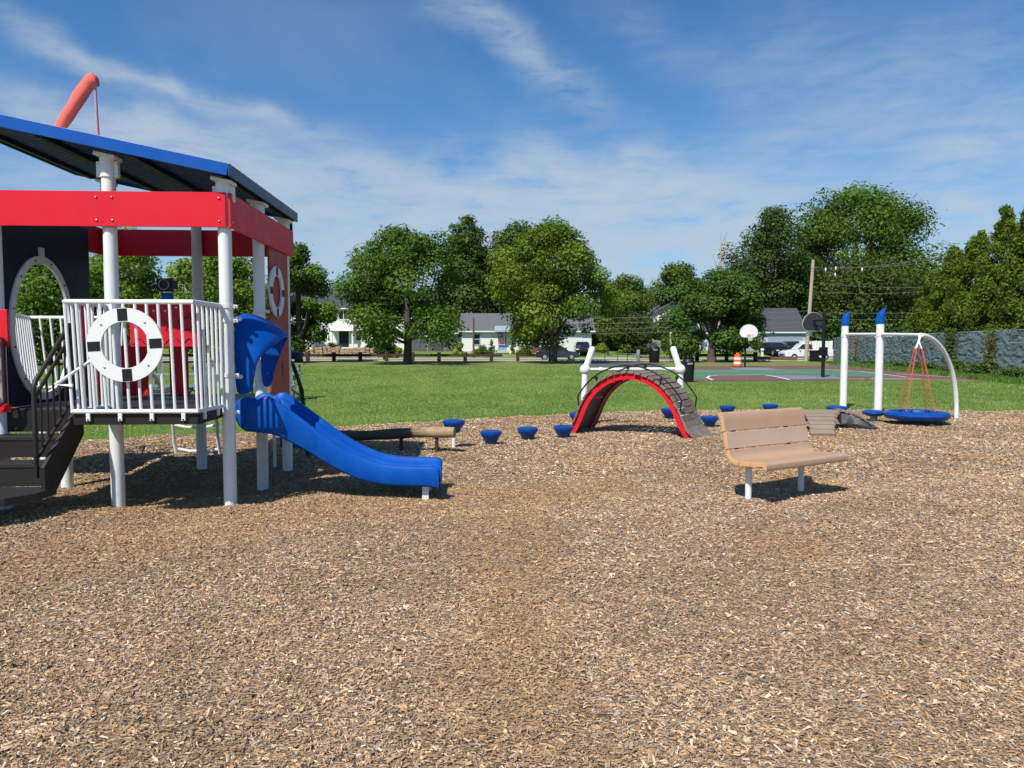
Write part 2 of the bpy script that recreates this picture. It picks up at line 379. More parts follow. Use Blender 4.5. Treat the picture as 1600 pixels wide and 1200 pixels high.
xs = np.concatenate([np.array([-900, -500, -250, -120, -70, -45]), np.arange(-30, 30.1, .4), np.array([45, 70, 120, 250, 500, 900])])
ys = np.concatenate([np.array([-60, -20, -8, 0]), np.arange(4, 20, .3), np.arange(20, 76, 4), np.arange(76, 130, 1.5), np.array([150, 200, 300, 500, 900])])
grid('lawn_ground', xs, ys, hl, lawn_material())

# wood chip bed: grid stretched so that its far row follows the edge of the bed
NX, NYY = 420, 300
mx = np.linspace(-20, 30, NX); ty = np.linspace(0, 1, NYY) ** 1.0
def bed():
    xx = np.repeat(mx[None], NYY, 0); e = edge(xx) + .3; yy = -7 + (e + 7) * ty[:, None]
    me = bpy.data.meshes.new('wood_chip_bed'); me.vertices.add(NX * NYY)
    me.vertices.foreach_set('co', np.stack([xx, yy, hm(xx, yy)], -1).astype(np.float32).ravel())
    i, j = np.meshgrid(np.arange(NX - 1), np.arange(NYY - 1)); a = (j * NX + i).ravel()
    q = np.stack([a, a + 1, a + NX + 1, a + NX], -1).astype(np.int32)
    me.loops.add(q.size); me.loops.foreach_set('vertex_index', q.ravel()); me.polygons.add(len(q))
    me.polygons.foreach_set('loop_start', np.arange(0, q.size, 4, dtype=np.int32)); me.update(calc_edges=True)
    me.polygons.foreach_set('use_smooth', [True] * len(me.polygons)); me.materials.append(mulch_material())
    o = bpy.data.objects.new('playground_ground', me); COL.objects.link(o); tag(o, kind='structure')
bed()

rng = np.random.default_rng(7)
PAL = np.array([[.46, .345, .225], [.56, .44, .30], [.38, .265, .155], [.23, .17, .12], [.12, .098, .082], [.24, .215, .19], [.36, .32, .275], [.38, .215, .10], [.32, .225, .14], [.68, .58, .44], [.28, .20, .125]]) * np.array([1.25, 1.18, 1.10]) 
PW = np.array([.17, .10, .15, .12, .10, .09, .07, .055, .15, .02, .12]); PW = PW / PW.sum()
def vnoise(x, y, s, seed):
    """cheap smooth value noise in 0..1"""
    r = np.random.default_rng(seed).random((64, 64)); u, v = x * s, y * s
    i, j = np.floor(u).astype(int), np.floor(v).astype(int); fu, fv = u - i, v - j
    fu, fv = fu * fu * (3 - 2 * fu), fv * fv * (3 - 2 * fv); g = lambda a, b: r[a % 64, b % 64]
    return (g(i, j) * (1 - fu) + g(i + 1, j) * fu) * (1 - fv) + (g(i, j + 1) * (1 - fu) + g(i + 1, j + 1) * fu) * fv
def chips(y0, y1, dens, L0, L1, seed, margin=1.5, lift=.006):
    r = np.random.default_rng(seed); hw1 = y1 * .76 + margin
    n = int(dens * (y1 - y0) * 2 * hw1); x = r.uniform(-hw1, hw1, n); y = r.uniform(y0, y1, n)
    k = (np.abs(x) < y * .76 + margin) & (y < edge(x) + .12 * r.standard_normal(n)); x, y = x[k], y[k]
    patch = vnoise(x, y, 1.3, 5) * .6 + vnoise(x, y, 4.1, 6) * .4       # darker finer hollows and paler coarse drifts
    keep = r.random(len(x)) < .75 + .5 * smoothstep(.28, .55, patch); x, y, patch = x[keep], y[keep], patch[keep]; n = len(x)
    z = hm(x, y) + r.uniform(-.002, lift * 1.8, n)
    L = r.uniform(L0, L1, n) * r.choice([.55, .8, 1, 1.35], n, p=[.3, .3, .3, .1]); W = L * r.uniform(.20, .62, n)
    a = r.uniform(0, 2 * np.pi, n); t = r.normal(0, .30, n); ro = r.normal(0, .5, n)
    d = np.stack([np.cos(a) * np.cos(t), np.sin(a) * np.cos(t), np.sin(t)], -1)
    s = np.stack([-np.sin(a), np.cos(a), np.zeros(n)], -1); up = np.cross(d, s)
    s = s * np.cos(ro)[:, None] + up * np.sin(ro)[:, None]; up = np.cross(d, s)
    c = np.stack([x, y, z], -1); hL = (L / 2)[:, None]; hW = (W / 2)[:, None]
    t1 = r.uniform(.1, 1, (n, 1)); t2 = r.uniform(.1, .9, (n, 1)); bow = up * hW * r.uniform(.2, .9, (n, 1))
    q1 = np.stack([c - d * hL - s * hW * t1, c + d * hL - s * hW * t2, c + d * hL * .8 + bow, c - d * hL * .8 + bow], 1)
    q2 = np.stack([c - d * hL * .8 + bow, c + d * hL * .8 + bow, c + d * hL + s * hW * t2, c - d * hL + s * hW * t1], 1)
    V = np.concatenate([q1, q2], 1).reshape(-1, 3)
    pw = PAL[r.choice(len(PAL), n, p=PW)]
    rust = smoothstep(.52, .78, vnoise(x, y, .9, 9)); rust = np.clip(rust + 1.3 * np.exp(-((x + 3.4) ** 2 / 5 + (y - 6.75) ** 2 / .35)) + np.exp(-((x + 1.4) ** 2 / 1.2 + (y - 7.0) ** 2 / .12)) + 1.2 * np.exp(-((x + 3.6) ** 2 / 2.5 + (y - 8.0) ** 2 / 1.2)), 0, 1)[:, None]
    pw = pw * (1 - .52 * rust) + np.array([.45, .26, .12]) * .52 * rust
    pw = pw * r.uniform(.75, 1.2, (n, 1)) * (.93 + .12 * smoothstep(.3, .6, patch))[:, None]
    return V, np.repeat(pw, 2, axis=0)
Vs, Cs = [], []
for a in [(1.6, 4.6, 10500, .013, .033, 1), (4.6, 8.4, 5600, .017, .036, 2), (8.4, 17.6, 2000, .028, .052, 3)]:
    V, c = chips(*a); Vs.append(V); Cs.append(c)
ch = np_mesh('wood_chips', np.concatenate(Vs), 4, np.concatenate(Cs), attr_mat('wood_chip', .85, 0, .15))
tag(ch, 'loose tan, grey and brown wood chips covering the playground', 'wood chips', kind='stuff')

# grass blades: dense by the chips, thinning with distance
def blades(n, seed):
    r = np.random.default_rng(seed); y = 9 * 6.0 ** r.random(n); x = r.uniform(-1, 1, n) * (y * .76 + 1); d = y - edge(x)
    k = (d > -.12 * r.random(n)) & ~((y > 31) & (x > y * .22) & (x < 23)); x, y, d = x[k], y[k], d[k]; n = len(x)
    z = np.maximum(hl(x, y), -.03); a = r.uniform(0, 2 * np.pi, n); H = .036 * r.uniform(.5, 1.3, n) * (1 + .8 * np.exp(-(d / .25) ** 2)); W = .0042 * (y / 12) ** .9 * r.uniform(.7, 1.5, n)
    s = np.stack([np.cos(a), np.sin(a), np.zeros(n)], -1) * W[:, None]; b = np.stack([x, y, z], -1)
    tip = b + np.stack([r.normal(0, .5, n) * H, r.normal(0, .5, n) * H, H], -1)
    V = np.stack([b - s, b + s, tip], 1).reshape(-1, 3); p = smoothstep(.3, .7, vnoise(x, y * .45, .9, 21) * .6 + vnoise(x, y * .5, .23, 22) * .4)[:, None]
    c = np.array([.112, .210, .036]) * (1 - p) + np.array([.195, .285, .062]) * p
    c = c * r.uniform(.65, 1.4, (n, 1)); dry = r.random(n) < .08; c[dry] = [.34, .30, .15]
    wh = r.random(n) < .018 * smoothstep(.35, .6, vnoise(x, y, .5, 24)) * 1.6; c[wh] = [.60, .60, .52]
    return V, c
V, c_ = blades(460000, 11)
tag(np_mesh('grass', V, 3, c_, attr_mat('grass_blade', .7, .25, .2, tcol=(.45, .6, .2))), 'mown green lawn grass beyond the wood chips', 'grass', kind='stuff')

def sheet(name, pts, m, z=.004, kind='structure'):
    b = MB(); b.add([(p[0], p[1], float(hl(p[0], p[1])) + z) for p in pts], [tuple(range(len(pts)))]); o = b.build(name, m); tag(o, kind=kind); return o
def gp(*pp): return [G(*p)[:2] for p in pp]
def strip(pts, w_, z, b):
    for p, q in zip(pts[:-1], pts[1:]):
        p, q = Vector((*p, 0)), Vector((*q, 0)); n = (q - p).normalized().cross(Vector((0, 0, 1))) * w_ / 2
        b.add([(v.x, v.y, z) for v in (p - n, q - n, q + n, p + n)], [(0, 1, 2, 3)])

sheet('street_road', [(-160, 71.5), (160, 71.5), (160, 79.2), (-160, 79.2)], ASPH, .010)
bb = MB(); bb.box((0, 79.35, .06), (320, .25, .14)); bb.box((0, 71.35, .05), (320, .22, .12)); bb.m = 0; bb.box((0, 80.6, .06), (320, 1.3, .10))
tag(bb.build('kerb_and_pavement', CONC), kind='structure')
sheet('car_park_road', gp((905, 574), (1020, 574.5), (1040, 569), (985, 565.2), (905, 565.5)), ASPH, .014)
sheet('driveway_road', [(9.0, 81.3), (14, 81.3), (13.5, 96), (10, 96)], CONC, .02)
sheet('side_driveway_road', [(27.5, 81.3), (36, 81.3), (35, 93), (28, 93)], ASPH, .02)
# basketball court: four sheets, each 4 mm above the one below
sheet('court_surround', gp((1076, 596.5), (1452, 594.5), (1700, 599), (1700, 593), (1380, 577.5), (1296, 571.5), (1060, 572.5)), COURTR, .006)
sheet('tarmac_path', gp((1296, 571.4), (1380, 577.4), (1700, 593), (1700, 588), (1345, 567), (1310, 562), (1290, 562)), ASPH, .003)
sheet('court_green', gp((1084, 592.5), (1104, 592.5), (1104, 587), (1240, 585.5), (1340, 588.5), (1415, 590.2), (1386, 586), (1345, 581), (1282, 577.0), (1078, 577.6)), COURTG, .010)
sheet('court_red_circle', gp((1104, 590.5), (1108, 588.2), (1122, 587.2), (1196, 586.4), (1215, 589), (1232, 594.2), (1112, 594.4)), COURTR, .0145)
sheet('court_grey_key', gp((1196, 586.6), (1300, 586.8), (1325, 592.8), (1232, 593.6)), COURTK, .0185)
sheet('court_grey_patch', gp((1140, 575), (1200, 574.6), (1215, 578.3), (1150, 578.6)), COURTK, .0145)
b = MB()
for pp in [[(1196, 586.5), (1214, 589.5), (1234, 594)], [(1282, 577), (1345, 581), (1386, 586), (1420, 590.4)], [(1160, 576.2), (1190, 578), (1222, 578.6)],
           [(1114, 594.3), (1105, 591.2), (1108, 588), (1124, 586.9), (1196, 586.2)], [(1345, 592.6), (1520, 595.2)], [(1326, 593.0), (1440, 592.0)], [(1400, 584.6), (1470, 588.8), (1560, 592.6)], [(1230, 581.5), (1262, 582.6)], [(1082, 580.7), (1160, 580.5)]]:
    strip(gp(*pp), .13, .0235, b)
tag(b.build('court_markings', LINE), kind='structure')

# ------------------------------------------------------------------ play structure
PS = empty('play_structure', (-2.83, 7.07, 0), R(2.8), label='red, white and blue ship themed play structure with sloping blue roof and slide', cat='playground')
def zr(u): return 3.245 - .205 * u            # underside of the roof
b0 = dict(parent=PS)
posts = [(0, 0), (-1.1, 0), (-2.2, 0), (0, 1.08), (-2.2, 1.08), (0, 2.16), (-1.1, 2.16), (-2.2, 2.16)]
for (u, v) in posts:
    m = MB(); zt = zr(u) - .03 if (u, v) != (-2.2, 1.08) else .95
    if (u, v) == (-2.2, 0): zt = 2.9
    zt0 = zt; m.tube([(u, v, -.15), (u, v, zt)], .0635, 24)
    o = m.build('post', WHITE, PS, True)
    if zt0 < 3: continue
    m = MB()                                   # collar under the roof, with flanges and bolts
    m.tube([(u, v, zt - .22), (u, v, zt - .03)], .075, 24)
    m.box((u, v, zt - .015), (.20, .17, .035), ry=math.atan(.205))
    for sx in ((-1, 1) if v == 0 else ()): m.box((u + sx * .085, v, zt - .14), (.035, .05, .15)); m.tube([(u + sx * .088, v - .035, zt - .09), (u + sx * .088, v - .02, zt - .09)], .009, 8); m.tube([(u + sx * .088, v - .035, zt - .19), (u + sx * .088, v - .02, zt - .19)], .009, 8)
    m.build('roof_bracket', WHITE, o, True, .003)
    for z in ([1.98, 1.84, 1.3, .93] if (u, v) in ((0, 0), (0, 1.08)) else [1.9, .93]):
        m = MB(); m.tube([(u, v, z - .018), (u, v, z + .018)], .071, 20); m.box((u + .085, v, z), (.05, .03, .034)); m.m = 1; m.tube([(u + .09, v - .03, z), (u + .09, v + .03, z)], .008, 8); m.m = 0
        m.build('clamp', [WHITE, STEEL], o, True)
# main deck and bow deck
def deck_mat():
    m = mat('perforated_deck_coating', (.026, .024, .025, 1), .5, .2, 8, spec=.3)
    n = NT(m.node_tree); p = n.n['Principled BSDF']; g = n.new('ShaderNodeTexCoord')
    vo = n.new('ShaderNodeTexVoronoi'); vo.inputs['Scale'].default_value = 26; vo.inputs['Randomness'].default_value = 0; n.l.new(g.outputs['Object'], vo.inputs['Vector'])
    b_ = n.new('ShaderNodeBump'); b_.inputs['Strength'].default_value = .8; b_.inputs['Distance'].default_value = .01
    n.l.new(n.math('GREATER_THAN', vo.outputs['Distance'], .28), b_.inputs['Height']); n.l.new(b_.outputs[0], p.inputs['Normal']); return m
DECK = deck_mat()
m = MB(); m.box((-1.1, 1.08, .93), (2.12, 2.08, .08)); m.build('deck', DECK, PS, bevel=.006)
m = MB()
m.box((-.61, -.315, .93), (1.09, .60, .08)); m.box((-.61, -.618, .928), (1.10, .012, .10)); m.box((-.06, -.315, .928), (.012, .59, .10)); m.box((-1.165, -.315, .928), (.012, .59, .10))
m.build('bow_deck', BROWN, PS, bevel=.003)
# second deck to the far left with its own rail
m = MB(); m.box((-2.85, 1.9, .93), (1.1, 1.5, .08)); m.build('side_deck', DECK, PS, bevel=.006)
for (u, v) in ((-3.3, 2.55), (-3.3, 1.2)):
    m = MB(); m.tube([(u, v, -.15), (u, v, .92)], .0635, 20); m.build('post', WHITE, PS, True)
def rail(name, runs, ztop, zbot, step, parent, r=.022, rb=.014, mtl=None, skip=0.0):
    """runs: lists of (top point uv, bottom point uv) pairs"""
    m = MB()
    T = [(p[0][0], p[0][1], ztop) for p in runs]; B = [(p[1][0], p[1][1], zbot) for p in runs]
    m.tube(T, r, 12); m.tube(B, r * .95, 12)
    for i in range(len(runs) - 1):
        t0, t1, b0_, b1 = map(Vector, (T[i], T[i + 1], B[i], B[i + 1])); L = (t1 - t0).length; k = max(1, round(L / step))
        for j in range(k + (1 if i == len(runs) - 2 else 0)):
            f = j / k; m.tube([t0.lerp(t1, f), b0_.lerp(b1, f)], rb, 8)
    return m.build(name, mtl or WHITE, parent, True)
bow = rail('bow_railing', [((-1.14, -.07), (-1.13, -.07)), ((-1.19, -.655), (-1.16, -.640)), ((-.07, -.66), (-.055, -.640)), ((-.035, -.08), (-.03, -.08))], 1.985, 1.0, .1035, PS)
for u in (-1.02, -.74, -.46, -.18): m = MB(); m.box((u, -.642, .955), (.035, .024, .085)); m.m = 1; m.tube([(u, -.662, .925), (u, -.652, .925)], .008, 8); m.build('rail_clip', [WHITE, BLACK], bow, bevel=.003)
for v in (-.5, -.16): m = MB(); m.box((-.045, v, .955), (.022, .035, .085)); m.build('rail_clip', WHITE, bow, bevel=.003)
m = MB(); m.tube([(-1.20, -.62, 1.62), (-1.32, -.66, 1.22), (-1.18, -.66, 1.22)], .016, 8)
m.v = []; m.f = []; m.mi = []
m.tube([(-.90, -.60, 1.55), (-1.02, -.62, 1.44), (-1.29, -.66, 1.245), (-1.14, -.66, 1.235)], .015, 8); m.build('grab_bar', WHITE, bow, True)
rail('side_railing', [((-3.0, 1.35), (-2.95, 1.35)), ((-3.55, 2.72), (-3.4, 2.64)), ((-2.32, 2.72), (-2.35, 2.64))], 1.97, 1.03, .14, PS)
m = MB(); m.tube([(-2.93, 1.33, 1.95), (-2.93, 1.33, .97)], .03, 10); m.build('rail_end_post', WHITE, PS, True)

RINGF = mat('life_ring_white', (.76, .76, .73, 1), .5, .05, 4)
def life_ring(uc, zc, place, rot):
    m = MB(); m.ring((uc, zc), .33, .208, .022, place, 56)
    for a in (45, 135, 225, 315):
        c = (uc + .27 * math.cos(R(a) + rot), zc + .27 * math.sin(R(a) + rot)); m.m = 1
        P = [Vector(place(c[0] + .010 * math.cos(t), c[1] + .010 * math.sin(t), -.016)) for t in np.linspace(0, 6.28, 9)[:-1]]; m.add(P + [Vector(place(c[0], c[1], -.021))], [(i, (i + 1) % 8, 8) for i in range(8)]); m.m = 0
    o = m.build('life_ring', [RINGF, STEEL], PS, True)
    for a in (0, 90, 180, 270):
        m = MB(); vs = []
        for w_ in (-.0135, .0135):
            for rr in (.214, .324):
                for da in (-8, 8):
                    half = .043; t = R(a) + rot; ct, st = math.cos(t), math.sin(t); du = -st * half * (1 if da > 0 else -1); dv = ct * half * (1 if da > 0 else -1)
                    vs.append(place(uc + rr * ct + du, zc + rr * st + dv, w_))
        m.add(vs, [(0, 1, 3, 2), (4, 5, 7, 6), (0, 1, 5, 4), (2, 3, 7, 6), (0, 2, 6, 4), (1, 3, 7, 5)]); m.build('black_band', BLACK, o)
    return o
life_ring(-.655, 1.60, lambda u, z, w_: (u, -.69 + w_, z), R(3))

# red beams
def beam(p0, p1, bolts, n=(0, -1)):
    m = MB(); a, c = Vector((*p0, 0)), Vector((*p1, 0)); m.bar((*p0, 2.91), (*p1, 2.91), .022, .335); m.m = 1
    for f in bolts:
        q = a.lerp(c, f)
        for z in (2.80, 3.02): m.sphere((q.x + n[0] * .014, q.y + n[1] * .014, z), .011, 5)
    return m.build('red_beam', [RED, STEEL], PS, True, .002)
beam((-2.42, -.085), (.045, -.085), [.505, .565, .975, .04, .10])
beam((.075, -.075), (.075, 2.30), [.02, .47, .53, .97], (1, 0))
beam((.03, 2.245), (-2.25, 2.245), [.03, .5], (0, 1))
beam((-2.285, -.06), (-2.285, 2.22), [.1, .5], (1, 0))
# red panel with the second life ring, on the slide side
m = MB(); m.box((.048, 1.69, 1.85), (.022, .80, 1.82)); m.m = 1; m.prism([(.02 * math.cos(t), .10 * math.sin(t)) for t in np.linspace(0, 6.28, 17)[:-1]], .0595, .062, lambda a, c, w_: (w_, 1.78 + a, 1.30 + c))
m.build('ring_panel', [mat('shaded_red_panel', (.38, .030, .032, 1), .5, .1, 2), BLACK], PS, bevel=.004)  # panel's own red darkened, its shade is in the colour
life_ring(1.50, 2.235, lambda u, z, w_: (.078 - w_, 1.50 + (u - 1.50) * .92, 2.235 + (z - 2.235) * .92), 0)
for z in (2.25, 1.55): m = MB(); m.tube([(.05, 2.16, z), (.10, 2.16, z)], .02, 8); m.build('panel_clamp', WHITE, PS)

# navy side panel with an oval window
def navy():
    m = MB(); n = 48; cv, cz, ro, rz_ = .77, 1.78, .50, .70; v0, v1, z0, z1 = .09, 1.735, .97, 3.0; u = -2.235
    for w_ in (-.011, .011):
        pass
    def outer(t):
        c, s = math.cos(t), math.sin(t); k = 1e9
        if c > 1e-6: k = min(k, (v1 - cv) / c)
        if c < -1e-6: k = min(k, (v0 - cv) / c)
        if s > 1e-6: k = min(k, (z1 - cz) / s)
        if s < -1e-6: k = min(k, (z0 - cz) / s)
        return cv + c * k, cz + s * k
    ts = sorted(list(np.linspace(0, 2 * math.pi, n, endpoint=False)) + [math.atan2(a - cz, c - cv) % (2 * math.pi) for a in (z0, z1) for c in (v0, v1)])
    k = len(ts); vs = []
    for w_ in (-.011, .011):
        vs += [(u + w_, *outer(t)) for t in ts]; vs += [(u + w_, cv + ro * math.cos(t), cz + rz_ * math.sin(t)) for t in ts]
    fs = []
    for j in range(k):
        q = (j + 1) % k; fs += [(j, q, k + q, k + j), (2 * k + j, 3 * k + j, 3 * k + q, 2 * k + q), (k + j, k + q, 3 * k + q, 3 * k + j), (j, 2 * k + j, 2 * k + q, q)]
    m.add(vs, fs); o = m.build('navy_panel', NAVY, PS)
    m = MB(); m.ring((cv, cz), .57, .495, .03, lambda a, c, w_: (u + .015 + w_, a, c), 56, .775, .695)
    m.box((u + .020, cv, cz + .80), (.026, .075, .13)); m.m = 1
    for t in np.linspace(.2, 6.1, 12): m.sphere((u + .032, cv + .53 * math.cos(t), cz + .735 * math.sin(t)), .010, 4)
    m.build('oval_window_trim', [WHITE, BLACK], o, True)
navy()
m = MB(); m.box((-2.21, .07, 1.97), (.02, .02, .06)); m.build('panel_clamp', WHITE, PS)

# red lookout panel with engraved sea picture and telescope
LP = MB(); LP.box((-1.03, 1.00, 1.82), (.76, .022, .48)); o = LP.build('lookout_panel', RED, PS, bevel=.004)
m = MB()
def engr(pts): m.tube([(-1.03 + a * .8, .986, 1.82 + c * .9) for a, c in pts], .0040, 5)
for ox in (-.33, -.02, .30):
    engr([(ox - .13 + .26 * t, -.20 + .035 * math.sin(t * 9 + ox * 7)) for t in np.linspace(0, 1, 14)])
engr([(.30 + .10 * math.cos(t) * (1 + .25 * math.sin(3 * t)), .02 + .075 * math.sin(t)) for t in np.linspace(.5, 5.6, 16)])
engr([(.20, .05), (.24, .11), (.30, .08), (.36, .15), (.37, .09), (.43, .10)])
engr([(-.22 + .09 * math.cos(t), 0 + .06 * math.sin(t)) for t in np.linspace(0, 5.9, 14)]); engr([(-.13, 0), (-.07, .05), (-.07, -.05), (-.13, 0)])
engr([(.02, .05), (.06, .0), (.02, -.06), (.08, -.10)]); m.build('engraving', BLACK, o)
for a, c in ((-.36, .16), (-.14, .17), (-.06, .11), (.02, .17), (.17, .21)): m = MB(); m.sphere((-1.03 + a * .8, .986, 1.82 + c * .95), .014, 5); m.build('knob', WHITE, o, True)
for (ua, ub, z0, z1) in ((-2.0, -1.66, .97, 1.59), (-1.39, -1.16, .97, 1.59)):
    m = MB(); m.box(((ua + ub) / 2, 1.95, (z0 + z1) / 2), (ub - ua, .02, z1 - z0)); m.build('lower_panel', RED, PS, bevel=.004)
m = MB(); m.prism([(-1.97, 2.04), (-1.80, 2.04), (-1.62, .98), (-1.74, .98)], .93, .95, lambda a, c, w_: (a, w_, c)); m.build('wing_panel', RED, PS, bevel=.004)
m = MB(); m.box((-1.00, 1.02, 2.12), (.10, .09, .13)); m.build('telescope_mount', BLUE, PS, bevel=.006)
m = MB(); m.box((-.99, 1.00, 2.27), (.17, .16, .14)); m.m = 1
m.ring((-.99, 2.27), .058, .05, .03, lambda a, c, w_: (a, .912 + w_, c), 20); m.m = 2
for sx in (-1, 1):
    for sz in (-1, 1): m.box((-.99 + sx * .092, .98, 2.27 + sz * .058), (.022, .05, .022))
m.build('telescope', [BLACK, GREY, WHITE], PS, bevel=.008)

# stairs
ST = MB(); u0, u1 = -2.28, -1.55
tre = [(.73, 0.0, -.27), (.51, -.25, -.52), (.295, -.50, -1.12)]
for z, va, vb in tre[:2]:
    t = MB(); t.box(((u0 + u1) / 2, (va + vb) / 2, z - .02), (u1 - u0 + .22, va - vb, .035)); t.box(((u0 + u1) / 2, vb + .006, z - .005), (u1 - u0 + .22, .012, .012)); t.build('tread', DECK, PS, bevel=.004)
t = MB(); t.prism([(-2.6, -.50), (-1.40, -.50), (-1.40, -.80), (-1.55, -1.0), (-1.85, -1.14), (-2.6, -1.22)], .225, .295, lambda a, c, w_: (a, c, w_)); t.build('landing', DECK, PS, bevel=.006)
PERF = mat('perforated_riser', (.020, .016, .0145, 1), .5, .2, 6, spec=.3)
def perf(m_):
    n = NT(m_.node_tree); p = n.n['Principled BSDF']; g = n.new('ShaderNodeTexCoord')
    vo = n.new('ShaderNodeTexVoronoi'); vo.inputs['Scale'].default_value = 22; vo.inputs['Randomness'].default_value = 0
    n.l.new(g.outputs['Object'], vo.inputs['Vector']); src = p.inputs['Base Color'].links[0].from_socket
    n.l.new(n.mix(n.math('LESS_THAN', vo.outputs['Distance'], .20), src, (.26, .24, .22, 1)), p.inputs['Base Color'])
perf(PERF)
for z0, z1, v in ((.745, .955, -.004), (.53, .705, -.255), (.30, .485, -.505)):
    t = MB(); t.box(((u0 + u1) / 2 - .0, v + .0, (z0 + z1) / 2), (u1 - u0 + .2, .012, z1 - z0)); t.build('riser', PERF, PS)
for u in (-1.43, -2.42):
    t = MB(); t.prism([(0.0, .99), (-.10, .99), (-.66, .50), (-.66, .22), (-.52, .22), (.0, .72)], u - .02, u + .02, lambda a, c, w_: (w_, a, c)); t.build('stringer', BROWN, PS, bevel=.004)
for u in (-1.50, -2.38):
    t = MB(); t.tube([(u, -.63, .40), (u, -.63, 1.20), (u, -.60, 1.27), (u, -.05, 1.78), (u, -.02, 1.80)], .021, 10)
    t.tube([(u, -.63, 1.10), (u, -.58, 1.16), (u, -.04, 1.66)], .017, 8); t.tube([(u, -.63, .56), (u, -.03, 1.06)], .017, 8); t.tube([(u, -.03, .97), (u, -.03, 1.80)], .02, 8)
    for k in range(1, 6): v = -.63 + .1 * k; t.tube([(u, v, .56 + .083 * k), (u, v, 1.12 + .093 * k)], .010, 6)
    t.build('handrail', BROWN, PS, True)
# red panel left of the stair head
t = MB(); t.box((-2.30, -.11, 1.76), (.54, .02, .36))
for k in range(5): t.box((-2.08 - k * .09, -.11, 1.28), (.032, .02, .62))
t.box((-2.30, -.11, .985), (.54, .02, .07)); t.build('barrier_panel', RED, PS, bevel=.004)
t = MB(); t.tube([(-2.42, -.16, 1.42), (-2.24, -.22, 1.60), (-2.10, -.16, 1.68), (-2.06, -.15, 1.66), (-2.06, -.15, 1.05), (-2.24, -.2, .92), (-2.44, -.24, .80)], .018, 8)
t.tube([(-2.42, -.16, 1.36), (-2.24, -.22, 1.52), (-2.12, -.16, 1.56)], .015, 8); t.build('grab_loop', BROWN, PS, True)

# roof
def roof():
    ua, ub, va, vb = -2.66, .115, -.20, 2.32; H = .095
    m = MB(); P = lambda u, v, dz: (u, v, zr(u) + dz)
    vs = [P(u, v, dz) for dz in (.055, H) for u, v in ((ua, va), (ub, va), (ub, vb), (ua, vb))]
    m.add(vs, [(0, 3, 2, 1), (4, 5, 6, 7), (0, 1, 5, 4), (1, 2, 6, 5), (2, 3, 7, 6), (3, 0, 4, 7)]); o = m.build('roof', [BLUEROOF], PS)
    f = MB()
    for (p, q) in (((ua, va - .012), (ub, va - .012)), ((ua, vb + .012), (ub, vb + .012))): f = MB(); f.bar(P(*p, .045), P(*q, .045), .02, .115); f.build('fascia', [BLUEROOF], o, bevel=.003)
    for u in (ua - .012, ub + .012): f = MB(); f.bar(P(u, va - .022, .045), P(u, vb + .022, .045), .02, .115); f.build('fascia', mat('shaded_blue_trim', (.010, .032, .10, 1), .4, .2, 4), o, bevel=.003)  # side edges: roof blue darkened, shade painted into the trim
    for k in range(24):
        v = va + .06 + k * (vb - va - .12) / 23; r_ = MB(); r_.bar(P(ua + .02, v, .040), P(ub - .02, v, .040), .045, .028); r_.m = 1
        random.seed(k)
        for j in range(7):
            a = random.uniform(ua + .2, ub - .4); r_.bar(P(a, v - .004, .0250), P(a + random.uniform(.05, .2), v - .004, .0250), .004, .003)
        r_.build('roof_rib', [mat('navy_roof_deck', (.012, .040, .22, 1), .5, .15, 3, spec=.4), GREY], o)
    for u in (-2.45, -1.65, -.8, .02):
        r_ = MB(); r_.bar(P(u, va + .03, .0), P(u, vb - .03, .0), .05, .05); r_.build('rafter', NAVY, o)
    # low white hump on the roof seen over the edge
    m = MB(); secs = []
    for u in np.linspace(-2.45, -1.75, 9): h = .055 * math.sin((u + 2.45) / .70 * math.pi); secs.append([P(u, .12, H), P(u, .14, H + h + .002), P(u, .95, H + h + .002), P(u, .97, H)])
    m.loft(secs); m.build('roof_hump', WHITE, o, True)
roof()
# dark block between roof and posts at the far corner
m = MB(); m.box((.03, 2.28, 3.20), (.10, .03, .24)); m.build('corner_board', NAVY, PS)

# windsock
m = MB(); m.tube([(-1.70, 1.02, 3.62), (-1.71, 1.0, 4.45)], [.020, .014], 10); wp = m.build('windsock_pole', PINKP, PS, True)
m = MB(); secs = []
pth = [(-1.755, 4.66, .0), (-1.765, 4.655, .085), (-1.79, 4.67, .11), (-1.84, 4.645, .115), (-1.90, 4.56, .105), (-1.97, 4.46, .112), (-2.04, 4.345, .098), (-2.11, 4.24, .10), (-2.17, 4.13, .085), (-2.24, 4.03, .082), (-2.28, 3.97, .07)]
pth = [(-1.69 + (u + 1.77) * .98, 4.50 + (z - 4.655) * .92, r * .74) for u, z, r in pth]
for i, (u, z, r) in enumerate(pth):
    q = pth[min(i + 1, len(pth) - 1)]; p = pth[max(i - 1, 0)]; d = Vector((q[0] - p[0], 0, q[1] - p[1])).normalized()
    if i < 4: d = Vector((-1, 0, -.15 * i)).normalized()
    x = d.cross(Vector((0, 1, 0))).normalized(); random.seed(i)
    secs.append([Vector((u, 1.0, z)) + (x * math.cos(t) * (1 + .10 * math.sin(3 * t + i)) + Vector((0, 1, 0)) * math.sin(t) * .8) * max(r * .92, .002) for t in np.linspace(0, 2 * math.pi, 16, endpoint=False)])
m.loft(secs, True); m.build('windsock', PINK, wp, True)

